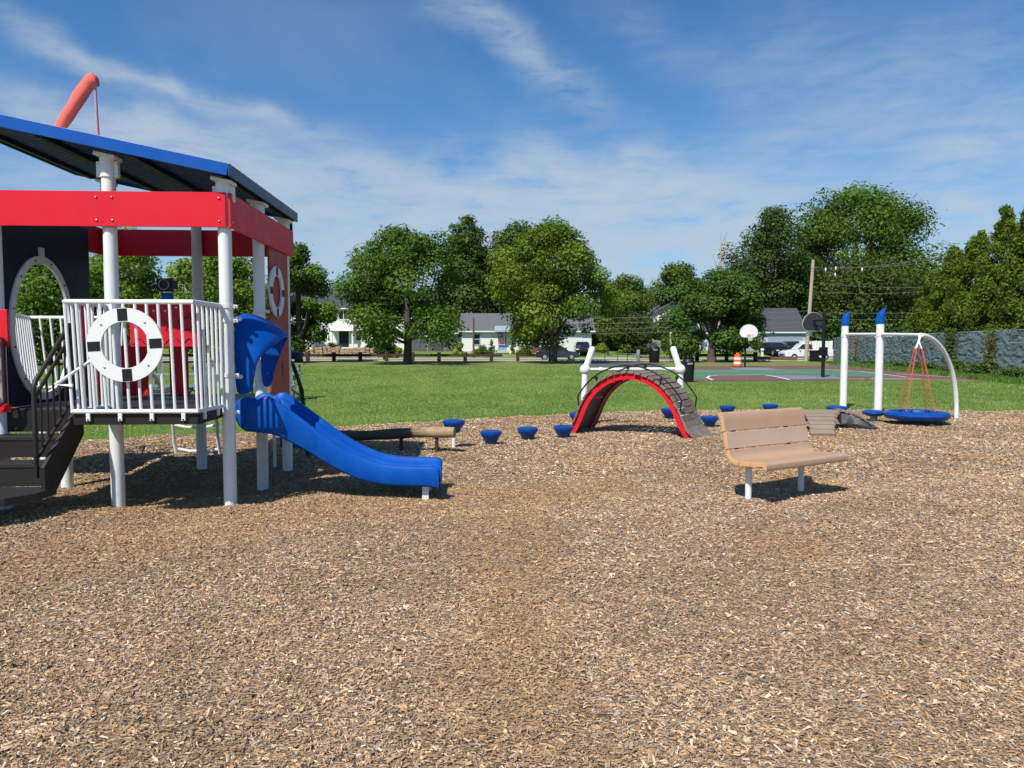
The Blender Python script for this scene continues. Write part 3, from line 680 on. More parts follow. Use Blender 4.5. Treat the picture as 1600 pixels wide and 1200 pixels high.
# slide
def slide():
    prof = [(.0, .99, .86), (.04, 1.035, .77), (.10, 1.055, .72), (.17, 1.045, .71), (.22, 1.025, .705), (.27, 1.055, .70), (.33, 1.06, .69), (.42, 1.005, .665), (.55, .91, .60), (.72, .78, .505), (.92, .63, .375), (1.1, .51, .275), (1.25, .435, .205),
            (1.40, .375, .165), (1.55, .34, .14), (1.75, .325, .127), (1.95, .32, .12), (2.03, .318, .105), (2.065, .30, .095), (2.075, .26, .09)]
    Q = [np.array(p) for p in prof]; prof = []
    for i_ in range(len(Q) - 1):
        p0, p1, p2, p3 = Q[max(i_ - 1, 0)], Q[i_], Q[i_ + 1], Q[min(i_ + 2, len(Q) - 1)]
        for t in np.linspace(0, 1, 4, endpoint=False): prof.append(tuple(.5 * ((2 * p1) + (p2 - p0) * t + (2 * p0 - 5 * p1 + 4 * p2 - p3) * t * t + (3 * p1 - p0 - 3 * p2 + p3) * t ** 3)))
    prof.append(tuple(Q[-1]))
    v0, v1 = .20, .88; secs = []
    for u, zt, zb in prof:
        bed = max(zb + .07, zt - .20)
        if u < .3: bed = .965 if u < .1 else .955
        if u > 2.0: bed = zb + .05 + (zt - .318) * 1
        bed = min(bed, zt - .01)
        secs.append([(u, a, c) for a, c in ((v0 + .012, zb), (v0, zb + .02), (v0, zt - .025), (v0 + .012, zt - .006), (v0 + .035, zt), (v0 + .065, zt - .006), (v0 + .078, zt - .03), (v0 + .088, max(bed, zt - .055)), (v0 + .115, max(bed, zt - .062)), (v0 + .13, max(bed, zt - .08)), (v0 + .15, bed + .02 if bed + .02 < zt - .08 else bed), (v0 + .19, bed),
                     ((v0 + v1) / 2, bed - .006), (v1 - .19, bed), (v1 - .15, bed + .02 if bed + .02 < zt - .08 else bed), (v1 - .13, max(bed, zt - .08)), (v1 - .115, max(bed, zt - .062)), (v1 - .088, max(bed, zt - .055)), (v1 - .078, zt - .03), (v1 - .065, zt - .006), (v1 - .035, zt), (v1 - .012, zt - .006), (v1, zt - .025), (v1, zb + .02), (v1 - .012, zb))])
    m = MB(); m.loft(secs, False, False); o = m.build('slide', BLUE, PS, True)
    o.modifiers.new('t', 'SOLIDIFY').thickness = -.010
    m = MB(); m.box((1.93, .30, .0), (.07, .05, .36)); m.box((1.93, .78, .0), (.07, .05, .36)); m.box((1.93, .54, .14), (.07, .54, .03)); m.build('slide_leg', WHITE, o, bevel=.004)
    m = MB(); m.bar((.03, .22, .90), (.03, .86, .90), .05, .10); m.build('slide_bracket', BLACK, o)
slide()
# slide hood
def hood():
    back = [(.03, .10, 1.10), (.03, .10, 1.45), (.03, .11, 1.80), (.03, .20, 1.915), (.03, .54, 1.955), (.03, .88, 1.93), (.03, .97, 1.82), (.03, .98, 1.5), (.03, .98, 1.12)]
    mid = [(.10, .085, 1.08), (.11, .08, 1.42), (.13, .10, 1.66), (.20, .20, 1.84), (.24, .54, 1.88), (.22, .88, 1.86), (.16, .985, 1.76), (.12, 1.0, 1.46), (.10, 1.0, 1.10)]
    front = [(.215, .09, 1.12), (.25, .08, 1.36), (.28, .09, 1.48), (.375, .24, 1.60), (.43, .56, 1.735), (.40, .90, 1.735), (.33, 1.00, 1.66), (.23, 1.01, 1.42), (.15, 1.0, 1.14)]
    lip = [(.20, .13, 1.13), (.235, .12, 1.36), (.265, .13, 1.465), (.355, .26, 1.56), (.41, .56, 1.685), (.38, .88, 1.69), (.31, .96, 1.62), (.21, .97, 1.42), (.135, .97, 1.15)]
    m = MB(); m.loft([back, mid, front, lip], False, False); o = m.build('slide_hood', BLUE, PS, True)
    for p in o.data.polygons: p.use_smooth = True
    o.modifiers.new('t', 'SOLIDIFY').thickness = .012
    sb = o.modifiers.new('s', 'SUBSURF'); sb.levels = 2; sb.render_levels = 2
    for v, z in ((.03, 1.86), (.03, 1.28), (1.06, 1.86), (1.06, 1.28)): m = MB(); m.box((.075, v + (.04 if v < .5 else -.04), z), (.07, .05, .04)); m.sphere((.10, v + (.055 if v < .5 else -.055), z), .022, 6); m.build('hood_bracket', WHITE, o, True)
hood()
# white loop climber behind the deck
m = MB()
for u in (-1.86, -1.24):
    m.tube([(u, 3.25, -.1), (u - .03, 3.2, .25), (u, 3.12, .48), (u - .02, 3.0, .80), (u - .03, 2.7, 1.15), (u, 2.3, 1.3)], .024, 8)
for z, v in ((.10, 3.24), (.46, 3.13), (.82, 2.98)): m.tube([(-1.86, v, z), (-1.7, v + .03, z - .04), (-1.4, v + .03, z - .04), (-1.24, v, z)], .022, 8)
m.tube([(-2.1, 2.2, 1.32), (-2.0, 2.25, 1.12), (-1.85, 2.3, 1.0), (-1.6, 2.32, .985), (-1.4, 2.3, 1.05), (-1.3, 2.25, 1.25), (-1.28, 2.2, 1.36)], .024, 8)
m.build('loop_climber', WHITE, PS, True)
# deck-side climber: curved black stem with a dark handle disc, and two small blue steps
m = MB(); m.tube([(.055, 3.05, -.1), (.02, 3.05, .5), (-.02, 3.05, .95), (-.13, 3.05, 1.30), (-.22, 3.05, 1.42)], .028, 10); o = m.build('curved_stem', BLACK, PS, True)
m = MB(); m.lathe([(.06, -.06), (.15, -.05), (.20, -.01), (.19, .03), (.10, .05)], (-.18, 3.05, 1.46), 20); m.build('handle_disc', NAVY, o, True)
for (u, v, z) in ((-.02, 2.9, .50), (.02, 2.75, .26)):
    m = MB(); m.box((u - .10, v, z), (.30, .24, .14)); m.build('blue_step', BLUEP, PS, bevel=.02)
m = MB(); m.tube([(-.22, 2.35, -.1), (-.22, 2.35, .92)], .022, 8); m.tube([(-.2, 2.9, -.1), (-.2, 2.9, .5)], .02, 8); m.build('step_leg', WHITE, PS, True)

# ------------------------------------------------------------------ bench
def bench():
    B = empty('park_bench', (2.87, 7.385, 0), R(30), label='tan plastic lumber bench on two white legs', cat='bench')
    L = .63
    def plank(name, poly, mt, endm=TANEND, ins=.003):
        m = MB(); n = len(poly); f = lambda a, c, w_: (w_, a, c)
        m.add([f(a, c, -L) for a, c in poly] + [f(a, c, L) for a, c in poly], [(i, (i + 1) % n, n + (i + 1) % n, n + i) for i in range(n)]); m.m = 1
        k = len(m.v) - 2 * n; m.f += [tuple(range(n - 1, -1, -1)), tuple(range(n, 2 * n))]; m.mi += [1, 1]
        return m.build(name, [mt, endm], B, True, .004)
    def band(path, t):
        """thick band round a path in (p, z)"""
        up, lo = [], []
        for i in range(len(path)):
            a = Vector(path[max(i - 1, 0)]); c = Vector(path[min(i + 1, len(path) - 1)]); d = (c - a).normalized(); n = Vector((-d.y, d.x)) * t / 2; p = Vector(path[i])
            up.append(tuple(p + n)); lo.append(tuple(p - n))
        return lo + up[::-1]
    plank('seat_plank', band([(-.255, .385), (-.262, .400), (-.258, .418), (-.235, .432), (-.19, .430), (-.13, .420), (-.085, .414)], .048), TAN)
    plank('seat_plank', band([(-.078, .413), (.00, .406), (.062, .402)], .048), TAN)
    plank('seat_plank', band([(.070, .402), (.13, .405), (.175, .425), (.205, .462), (.222, .515)], .046), TAN)
    plank('back_plank', band([(.227, .527), (.247, .60), (.268, .695)], .046), TAN2)
    plank('back_plank', band([(.271, .708), (.292, .80), (.300, .845), (.312, .868), (.330, .876), (.345, .866)], .046), TAN)
    for u in (-.455, .36):
        g = MB(); g.tube([(u, .09, -.12), (u, .09, .38)], .032, 16); g.build('leg', WHITE, B, True)
        g = MB(); g.bar((u, -.2, .378), (u, .14, .372), .05, .016); g.bar((u, .21, .36), (u, .318, .74), .05, .016); g.build('bracket', BROWN, B)
bench()

# ------------------------------------------------------------------ arch bridge
def arch_bridge():
    B = empty('arch_bridge', (2.24, 12.74, 0), R(-31), label='arched climbing bridge of brown planks on red side rails', cat='climbing bridge')
    ctl = [(-1.12, -.06), (-1.02, .10), (-.93, .28), (-.86, .45), (-.74, .66), (-.55, .86), (-.30, 1.00), (0, 1.055), (.30, 1.00), (.55, .86), (.74, .66), (.86, .45), (.94, .27), (1.04, .10), (1.20, -.02), (1.42, -.07)]
    P = []
    for i in range(len(ctl) - 1):
        p0, p1, p2, p3 = [Vector(ctl[max(0, min(len(ctl) - 1, i + k))]) for k in (-1, 0, 1, 2)]
        for t in np.linspace(0, 1, 5, endpoint=False): P.append(.5 * ((2 * p1) + (p2 - p0) * t + (2 * p0 - 5 * p1 + 4 * p2 - p3) * t * t + (3 * p1 - p0 - 3 * p2 + p3) * t ** 3))
    W = .40
    def off(i, d):
        a, c = P[max(i - 1, 0)], P[min(i + 1, len(P) - 1)]; t = (c - a).normalized(); return P[i] + Vector((-t.y, t.x)) * d
    for s, mt in ((-1, REDS), (1, [REDS, GREY])):
        m = MB(); secs = []
        for i in range(len(P) - 5):
            a, c = off(i, -.055), off(i, .045); secs.append([(a.x, s * W - .012, a.y), (a.x, s * W + .012, a.y), (c.x, s * W + .012, c.y), (c.x, s * W - .012, c.y)])
        m.loft(secs, True); m.build('side_rail', REDS, B, True)
        m = MB(); secs = []
        for i in range(len(P) - 5):
            a, c = off(i, -.03), off(i, -.015); secs.append([(a.x, s * (W - .012), a.y), (a.x, s * (W - .07), a.y), (c.x, s * (W - .07), c.y), (c.x, s * (W - .012), c.y)])
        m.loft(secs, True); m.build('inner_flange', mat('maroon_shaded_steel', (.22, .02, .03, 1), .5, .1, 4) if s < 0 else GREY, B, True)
        # handrail
        m = MB(); hp = []
        for i in range(len(P)):
            if abs(P[i].x) <= .80 and P[i].y > .5: q = off(i, .19); hp.append((q.x, s * (W + .03), q.y))
        hp = [(hp[0][0] + .02, hp[0][1], hp[0][2] - .17)] + hp + [(hp[-1][0] - .02, hp[-1][1], hp[-1][2] - .17)]
        m.tube(hp, .014, 8)
        for f in (.25, .5, .75):
            q = Vector(hp[int(len(hp) * f)]); m.tube([q, (q.x * .93, q.y, q.z - .15)], .013, 6); m.box((q.x * .98, q.y, q.z - .04), (.05, .035, .05))
        m.build('handrail', BLACK, B, True)
    # treads at even arc length
    d = 0; last = 0; k = 0
    L = [0]
    for i in range(1, len(P)): L.append(L[-1] + (P[i] - P[i - 1]).length)
    n = 30
    for j in range(n):
        s_ = (j + .5) / n * L[-1]; i = next(q for q in range(len(L)) if L[q] >= s_) ; i = max(1, i); f = (s_ - L[i - 1]) / (L[i] - L[i - 1]); p = P[i - 1].lerp(P[i], f); t = (P[i] - P[i - 1]).normalized(); nn = Vector((-t.y, t.x)); c = p + nn * .068
        random.seed(j); ww = .92 + random.uniform(-.02, .02)
        m = MB(); m.box((c.x, random.uniform(-.01, .01), c.y), (L[-1] / n - .012, ww, .036), ry=-math.atan2(t.y, t.x)); m.build('tread', PLANK, B, bevel=.004)
arch_bridge()

# white ball-jointed frame behind it
F = empty('pull_up_frame', (2.36, 13.9, 0), 0, label='white frame of two leaning ball-jointed posts with a crossbar behind the arched bridge', cat='bar frame')
for s in (-1, 1):
    m = MB(); m.tube([(s * .98 + (.02 if s < 0 else .0), 0, -.1), (s * .93, 0, 1.10)], [.07, .062], 16); m.tube([(s * .93, 0, 1.10), (s * .79, 0, 1.53), (s * .785, 0, 1.555), (s * .782, 0, 1.57)], [.062, .060, .05, .02], 16); m.build('post', WHITE, F, True)
    m = MB(); m.sphere((s * .93, 0, 1.12), .105, 12); m.build('ball_joint', WHITE, F, True)
m = MB(); m.tube([(-.93, 0, 1.12), (.93, 0, 1.13)], .032, 12)
for x in (-.62, .66): m.tube([(x - .03, 0, 1.12), (x + .03, 0, 1.12)], .045, 12)
m.build('crossbar', WHITE, F, True)

# ------------------------------------------------------------------ stepping pods
def pod_mesh(kind):
    if kind == 'cone': return [(.075, 0), (.085, .008), (.14, .105), (.163, .135), (.174, .165), (.170, .188), (.15, .200), (.05, .196)]
    return [(.06, 0), (.14, .012), (.205, .04), (.235, .068), (.240, .08), (.23, .095), (.19, .118), (.12, .13), (.04, .134)]
def pod(px, D, ztop, label, kind='cone', leg=WHITE, lr=.028, lab=None):
    x = (px - 800) / FPX * D; r = empty('stepping_pod', (x, D, 0), 0, label=label, cat='stepping pod', group='blue stepping pods across the wood chips')
    prof = pod_mesh(kind); h = prof[-1][1]
    m = MB(); m.lathe(prof, (0, 0, ztop - h), 32); m.build('pod_top', BLUEP, r, True)
    m = MB(); m.tube([(0, 0, -.15), (0, 0, ztop - h + .01)], lr, 12); m.build('leg', leg, r, True); return r
pod(708.5, 10.96, .435, 'tall blue stepping pod on a white post behind the log end')
pod(767, 11.25, .23, 'low blue cone stepping pod, nearest one right of the log')
pod(824.5, 11.8, .22, 'low blue cone stepping pod midway between the log and the arched bridge')
pod(881, 12.1, .215, 'low blue cone stepping pod touching the left foot of the arched bridge')
pod(903, 14.5, .21, 'low blue stepping pod half hidden behind the left foot of the arched bridge')
pod(1046, 15.2, .24, 'blue stepping pod seen through the arched bridge by its right leg')
pod(1110, 14.0, .19, 'low blue stepping pod just left of the bench backrest')
pod(1137.5, 15.7, .25, 'blue cone stepping pod behind the left end of the bench back')
pod(1204.5, 16.2, .24, 'blue cone stepping pod behind the middle of the bench back')
pod(1259, 14.8, .21, 'blue stepping pod mostly hidden behind the right end of the bench back')
pod(1309, 16.4, .20, 'round domed blue stepping pod in front of the left swing post', 'dome', WHITE, .04)
pod(1367.5, 14.9, .235, 'domed blue stepping pod on a grey foot in front of the right swing post', 'dome', GREY, .075)

# ------------------------------------------------------------------ balance log
LG = empty('balance_log', (-.87, 10.5, 0), 0, label='weathered balance beam log with a shadow-dark left part and tan right end, behind the slide', cat='log')
m = MB(); a = Vector((.02, -.03, .305)); c = Vector((-2.7, .50, .17)); pts = []; rs = []
for i in range(14): f = i / 13; pts.append(a.lerp(c, f) + Vector((0, 0, .012 * math.sin(f * 9)))); rs.append(.078 + .006 * math.sin(f * 23))
m.tube(pts, rs, 18)
LOGM = bpy.data.materials.new('weathered_shadowed_log'); LOGM.use_nodes = True; n = NT(LOGM.node_tree); tcn = n.new('ShaderNodeTexCoord'); spx = n.new('ShaderNodeSeparateXYZ'); n.l.new(tcn.outputs['Object'], spx.inputs[0])
nz = n.noise(n.mapping(tcn.outputs['Object'], scale=(2, 2, 9)), 5, 5, .7)
f = n.ramp(n.math('ADD', n.math('DIVIDE', spx.outputs[0], 2.6), n.math('MULTIPLY_ADD', nz, .25, .85)), [(.70, (0, 0, 0)), (.84, (1, 1, 1))])  # left part: weathering plus black shadow in the colour; right end tan
n.l.new(n.mix(f, n.mix(nz, (.035, .028, .022, 1), (.10, .08, .06, 1)), n.mix(nz, (.20, .13, .07, 1), (.46, .34, .19, 1))), n.n['Principled BSDF'].inputs['Base Color']); n.n['Principled BSDF'].inputs['Roughness'].default_value = .85
m.build('log', LOGM, LG, True)
for f in (.10, .30, .62, .9):
    q = a.lerp(c, f); g = MB(); g.tube([(q.x, q.y, -.1), (q.x, q.y, q.z - .02)], .028, 10); g.build('leg', RAILW, LG, True)

# ------------------------------------------------------------------ disc swing
SW = empty('disc_swing_frame', (8.25, 16.0, 0), 0, label='white swing frame with two blue-capped posts, curved arm and blue disc swing on red ropes', cat='swing')
for y, xo in ((1.6, -.02), (0, .02)):
    m = MB(); m.tube([(xo, y, -.1), (xo, y, 2.09)], .083, 20); o = m.build('post', WHITE, SW, True)
    m = MB(); secs = []
    for z, r, dx in ((2.07, .090, 0), (2.10, .095, 0), (2.20, .095, .0), (2.27, .092, .005)):
        secs.append([(xo + dx + r * math.cos(t), y + r * math.sin(t), z + (max(0, z - 2.10) * .45 * math.cos(t))) for t in np.linspace(0, 2 * math.pi, 16, endpoint=False)])
    secs.append([(xo + .008 + .088 * math.cos(t), y + .088 * math.sin(t), 2.33 + .085 * math.cos(t)) for t in np.linspace(0, 2 * math.pi, 16, endpoint=False)])
    secs.append([(xo + .010 + .080 * math.cos(t), y + .080 * math.sin(t), 2.355 + .070 * math.cos(t)) for t in np.linspace(0, 2 * math.pi, 16, endpoint=False)])
    m.loft(secs, True); m.build('post_cap', BLUE, o, True)
    m = MB(); m.tube([(xo, y, 1.79), (xo, y, 1.89)], .090, 20); m.build('collar', WHITE, o, True)
m = MB(); m.tube([(-.02, 1.6, 1.86), (.02, 0, 1.84), (.02, -1.65, 1.80)], .034, 12); m.build('top_bar', WHITE, SW, True)
m = MB(); m.tube([(1.36 * math.sin(t), -1.6 + .9 * math.sin(t), 1.80 * math.cos(t) ** .9 if t < 1.5 else -.1) for t in np.linspace(0, 1.56, 16)], .045, 12); m.build('curved_arm', WHITE, SW, True)
DX, DY = -.08, -1.70
m = MB(); m.tube([(DX + .08, DY + .08, 1.80), (DX, DY, 1.66)], .022, 8)
for t in range(4): m.tube([(DX, DY, 1.68), (DX + .07 * math.cos(t * 1.57 + .5), DY + .07 * math.sin(t * 1.57 + .5), 1.52)], .014, 6)
m.build('hanger', WHITE, SW, True)
for t in (.55, 2.12, 3.69, 5.26):
    m = MB(); m.tube([(DX + .07 * math.cos(t), DY + .07 * math.sin(t), 1.54), (DX + .36 * math.cos(t), DY + .36 * math.sin(t), .28)], .013, 8); m.build("rope", mat("red_rope", (.50, .085, .055, 1), .8, .15, 30), SW, True)
m = MB(); m.lathe([(.05, .10), (.38, .10), (.47, .06), (.55, .075), (.60, .125), (.605, .165), (.57, .205), (.50, .225), (.43, .21), (.40, .17), (.05, .15)], (DX, DY, .04), 48); m.build('swing_disc', BLUEP, SW, True)

# ------------------------------------------------------------------ low plank hump
HB = empty('plank_hump', (5.55, 12.55, 0), R(-4), label='low hump of weathered planks with black rubber underside behind the bench', cat='climbing ramp')
for k in range(7):
    f = k / 6; y = .05 + 1.0 * f; z = .04 + .30 * math.sin(f * 1.35); wd = .42 + .30 * f ** 2
    m = MB(); m.box((-.02 + .30 * f, y, z), (wd, .15, .035), rx=R(28 - 22 * f)); m.build('plank', PLANKL, HB, bevel=.004)
    m = MB(); m.box((-.02 + .30 * f, y - .075, z - .035), (wd * .95, .012, .05)); m.build('plank_edge', PLANK, HB)
m = MB(); secs = []
for f in np.linspace(0, 1, 12):
    x = .62 + .58 * f; z = .30 * math.cos(f * 1.5) ** 1.2 + .02; y = 1.15 - .30 * f
    secs.append([(x, y - .28, max(-.03, z - .20 * (1 - f) - .02)), (x + .02, y - .22, z - .02 + .012 * math.sin(f * 30)), (x + .05, y + .30, z), (x + .05, y + .31, z - .04), (x, y - .26, max(-.05, z - .24))])
m.loft(secs, True); m.build('rubber_belt', RUBBER, HB, True)
for k in range(8):
    f = (k + .5) / 8; x = .64 + .58 * f; z = .30 * math.cos(f * 1.5) ** 1.2 + .045; y = 1.15 - .30 * f
    m = MB(); m.box((x + .03, y + .06, z), (.08, .52, .03), rz=R(-8), ry=math.atan(.55 * math.sin(f * 1.5))); m.build('plank', PLANK, HB, bevel=.003)

# ------------------------------------------------------------------ bleacher on the lawn behind the structure
BL = empty('bleacher', (-8.4, 20.4, 0), R(2), label='small grey metal bleacher on the lawn behind the play structure', cat='bleacher')
for k in range(3):
    m = MB(); m.box((0, -.55 + .6 * k, .44 + .3 * k), (4.5, .26, .04)); m.build('seat', TEAL, BL, bevel=.006)
    if k: m = MB(); m.box((0, -.85 + .6 * k, .16 + .3 * k), (4.5, .26, .03)); m.build('footboard', TEAL, BL, bevel=.006)
for x in (-2.1, -.7, .7, 2.1):
    m = MB(); m.bar((x, -.7, .03), (x, .8, .03), .05, .05)
    for k in range(3): m.bar((x, -.55 + .6 * k, 0), (x, -.55 + .6 * k, .42 + .3 * k), .05, .05)
    m.bar((x, -.6, .1), (x, .65, .95), .04, .04); m.bar((x, .65, .1), (x, -.5, .4), .04, .04); m.build('frame', TEAL, BL)
m = MB(); m.bar((-2.1, .68, .1), (-.7, .68, 1.0), .03, .03); m.bar((2.1, .68, .1), (.7, .68, 1.0), .03, .03); m.build('cross_brace', TEAL, BL)

# ------------------------------------------------------------------ far-field pieces
def zg(x, y): return float(hl(x, y))
# timber guard rail: posts and rails
GR = empty('guard_rail', (0, 70, 0), 0, label='low brown timber rail fence along the near side of the street', cat='fence')
def xat(px, D): return (px - 800) / FPX * D
for px in list(range(30, 850, 41)) + [1089, 1135, 1180]:
    m = MB(); m.box((xat(px, 70), 0, .42), (.34, .3, .95)); m.build('post', RAILW, GR, bevel=.03)
for a, c in ((-10, 200), (200, 452), (452, 650), (650, 785), (812, 838), (1086, 1180)):
    m = MB(); m.box(((xat(a, 70) + xat(c, 70)) / 2, 0, .58), (xat(c, 70) - xat(a, 70), .16, .26)); m.build('rail', RAILW, GR, bevel=.03)
for a, c, nm in ((1180, 1245, 'fallen brown timber rail in front of the white pickup'), (1000, 1085, 'low weathered timber rail left of the court')):
    m = MB(); m.box((0, 0, .28 if a > 1100 else .34), (xat(c, 69.6) - xat(a, 69.6), .22, .3 if a > 1100 else .2), ry=R(1.5)); o = m.build('timber_rail', mat('rust_brown_timber', (.17, .08, .05, 1), .85, .3, 2), None, bevel=.04)
    o.location = ((xat(a, 69.6) + xat(c, 69.6)) / 2, 69.6, 0); tag(o, nm, 'rail')

# stone wall with separate-looking stones
m = MB(); random.seed(4); x = xat(462, 83.5)
while x < xat(618, 83.5):
    zz = zg(x, 83.5) - .1; top = zz + random.uniform(1.0, 1.2)
    while zz < top:
        h = random.uniform(.22, .36); w_ = random.uniform(.35, .6); m.box((x + random.uniform(-.05, .05), 83.5 + random.uniform(-.06, .06), zz + h / 2), (w_, .5, h - .03), rz=random.uniform(-.1, .1), ry=random.uniform(-.08, .08)); zz += h
    x += .5
o = m.build('stone_wall', mat('rubble_stone', (.36, .25, .17, 1), .9, .55, 1.5, bump=.5, bscale=5), None, bevel=.05); tag(o, 'rough rubble stone retaining wall before the two-storey white house', 'wall')

# ---- houses
def house(name, label, x, y, w_, d, hw, hr, wins, roofm=SHINGLE, wallm=SIDING, axis='x', over=.45, doors=(), garage=()):
    z = zg(x, y) - .1; H = empty(name, (x, y, z), 0, label=label, cat='house')
    m = MB(); m.box((0, d / 2, (hw + .1) / 2), (w_, d, hw + .1)); m.m = 1; m.box((0, d / 2, .14), (w_ + .03, d + .03, .28)); m.build('wall', [wallm, CONC], H)
    m = MB()
    if axis == 'x':
        f = lambda a, c, t: (t, a, c)
        m.prism([(-over, hw + .02), (d / 2, hw + hr), (d + over, hw + .02), (d + over, hw - .16), (d / 2, hw + hr - .2), (-over, hw - .16)], -w_ / 2 - over, w_ / 2 + over, f)
        g = MB(); g.prism([(0, hw + .1), (d, hw + .1), (d / 2, hw + hr - .22)], -w_ / 2, w_ / 2, f); g.build('gable', wallm, H)
    else:
        f = lambda a, c, t: (a, t, c)
        m.prism([(-w_ / 2 - over, hw + .0), (0, hw + hr), (w_ / 2 + over, hw + .0), (w_ / 2 + over, hw - .16), (0, hw + hr - .2), (-w_ / 2 - over, hw - .16)], -over, d + over, f)
        g = MB(); g.prism([(-w_ / 2, hw + .1), (w_ / 2, hw + .1), (0, hw + hr - .22)], 0, d, f); g.build('gable', wallm, H)
    m.build('roof', roofm, H)
    m = MB(); m.box((0, -over - .03, hw - .06), (w_ + 2 * over, .06, .16)); m.build('gutter', SIDING, H)
    for (wx, wz, ww, wh, nx, nz_) in wins:
        m = MB(); t = .09
        m.box((wx, -.03, wz - wh / 2 - .04), (ww + 2 * t, .10, .08)); m.box((wx, -.03, wz + wh / 2 + .04), (ww + 2 * t, .08, .08))
        for s in (-1, 1): m.box((wx + s * (ww / 2 + t / 2), -.03, wz), (t, .08, wh))
        for k in range(1, nx): m.box((wx - ww / 2 + ww * k / nx, -.045, wz), (.08 if nx < 5 else .05, .05, wh - .01))
        for k in range(1, nz_): m.box((wx, -.05, wz - wh / 2 + wh * k / nz_), (ww - .01, .04, .05))
        o = m.build('window', SIDING, H); m = MB(); m.box((wx, -.012, wz), (ww, .03, wh)); m.build('pane', GLASS, o)
    for (dx, dz, dw, dh, mt) in doors:
        m = MB(); m.box((dx, -.02, dz + dh / 2), (dw, .06, dh)); o = m.build('door', mt, H); m = MB(); m.sphere((dx + dw * .38, -.08, dz + dh * .45), .05, 5); m.build('handle', STEEL, o)
    for (dx, dw, dh, mt) in garage:
        m = MB(); m.box((dx, -.025, .2 + dh / 2), (dw, .06, dh))
        for k in range(1, 4): m.box((dx, -.058, .2 + dh * k / 4), (dw, .012, .04))
        m.build('garage_door', mt, H)
    return H
def wx(px, x, D): return xat(px, D) - x
# white ranch house
x = xat(823, 88)
H = house('ranch_house', 'long white single-storey house with grey roof and a flag hung at its door', x, 88, 16.0, 9, 2.75, 2.4,
      [(wx(745.5, x, 88), 1.75, .7, 1.35, 1, 2), (wx(811.5, x, 88), 1.75, 1.75 + .1, 1.35, 3, 2)], doors=[(wx(784.5, x, 88), .45, 1.0, 2.1, mat('sky_blue_door', (.16, .42, .66, 1), .5))],
      garage=[(wx(881, x, 88), 4.6, 2.2, mat('white_garage_door', (.70, .70, .67, 1), .6, .04))])
hz = zg(x, 88) - .1
m = MB(); dx = wx(785, x, 88); m.prism([(-1.3, 2.62), (-1.3, 2.70), (2.0, 3.78), (2.0, 3.66)], dx - .95, dx + .95, lambda a, c, t: (t, a, c)); m.build('porch_roof', mat('metal_porch_roof', (.30, .38, .42, 1), .4, .1, 2), H)
m = MB()
for k in range(3): m.box((dx, -.5 - .3 * k, .36 - .12 * k), (1.5, .32, .12 + .0))
m.build('step', CONC, H)
for s in (-1, 1): m = MB(); m.box((dx + s * .95, -1.2, .50), (.22, .22, 1.0)); m.build('stoop_post', SIDING, H)
m = MB(); m.box((wx(835, x, 88), -.10, 1.6), (.75, .18, 2.9)); m.build('downpipe_board', mat('brown_board', (.16, .07, .045, 1), .8), H)
FLR, FLW, FLB = mat('flag_red', (.62, .10, .12, 1), .8), mat('flag_white', (.74, .70, .68, 1), .8), mat('flag_blue', (.10, .11, .36, 1), .8)
def flag(x, y, z, w_, h, name, label, vertical=True):
    m = MB(); n = 7
    for k in range(n): m.m = k % 2; m.box((x - w_ / 2 + w_ * (k + .5) / n, y + .01 * math.sin(k), z - h / 2), (w_ / n, .012, h))
    m.m = 2; m.box((x - w_ * .22, y - .012, z - h * .2), (w_ * .56, .012, h * .4)); m.m = 1
    for i in range(4):
        for j in range(3): m.box((x - w_ * .43 + w_ * .14 * i, y - .020, z - h * (.07 + .13 * j)), (.03, .006, .03))
    o = m.build(name, [FLR, FLW, FLB]); tag(o, label, 'flag'); return o
flag(x + dx - .05, 87.75, hz + 2.58, .95, 1.55, 'hanging_flag', 'striped flag with blue canton hanging in the ranch house doorway')
for s, l in ((-1, 'left'), (1, 'right')): pass
# two-storey white house
x = xat(560, 97)
house('two_storey_house', 'white two-storey house behind the stone wall and the left maple', x, 97, 20.5, 9, 5.9, 2.6,
      [(wx(498, x, 97), 2.2, 2.0, 1.35, 3, 1), (wx(566, x, 97), 2.2, 1.5, 1.3, 2, 1), (wx(538, x, 97), 5.0, 1.2, 1.1, 2, 1), (wx(480, x, 97), 5.0, 1.2, 1.1, 2, 1), (wx(505, x, 97), 5.0, 1.2, 1.1, 2, 1), (wx(620, x, 97), 4.9, 1.3, 1.1, 2, 1), (wx(645, x, 97), 2.2, 1.3, 1.2, 2, 1)],
      SHINGLED, doors=[(wx(538, x, 97), .7, 1.3, 2.2, BLACK)])
hx = x
m = MB(); m.box((0, 0, 2.9), (3.2, 1.2, .16)); 
for s in (-1, 1): m.box((s * 1.4, -.4, 1.4), (.22, .22, 2.84))
m.build('entry_canopy', SIDING, bpy.data.objects['two_storey_house']).location = (wx(538, hx, 97), -.62, 0)
# garage/carport left of it
x = xat(458, 95); house('carport_garage', 'low cream garage with a dark open bay beside the two-storey house', x, 95, 5.2, 6, 2.6, .7, [], SHINGLED, doors=(), garage=[(0, 3.2, 2.1, mat('dark_open_bay', (.06, .045, .035, 1), .9))])
# pale outbuilding seen under the left maple
x = xat(668, 99); house('pale_shed', 'pale green-roofed shed behind the slatted fence and left maple', x, 99, 8, 5, 2.6, 1.6, [(1, 1.7, .9, .9, 2, 1)], mat('pale_green_roof', (.30, .36, .33, 1), .6), SIDING)
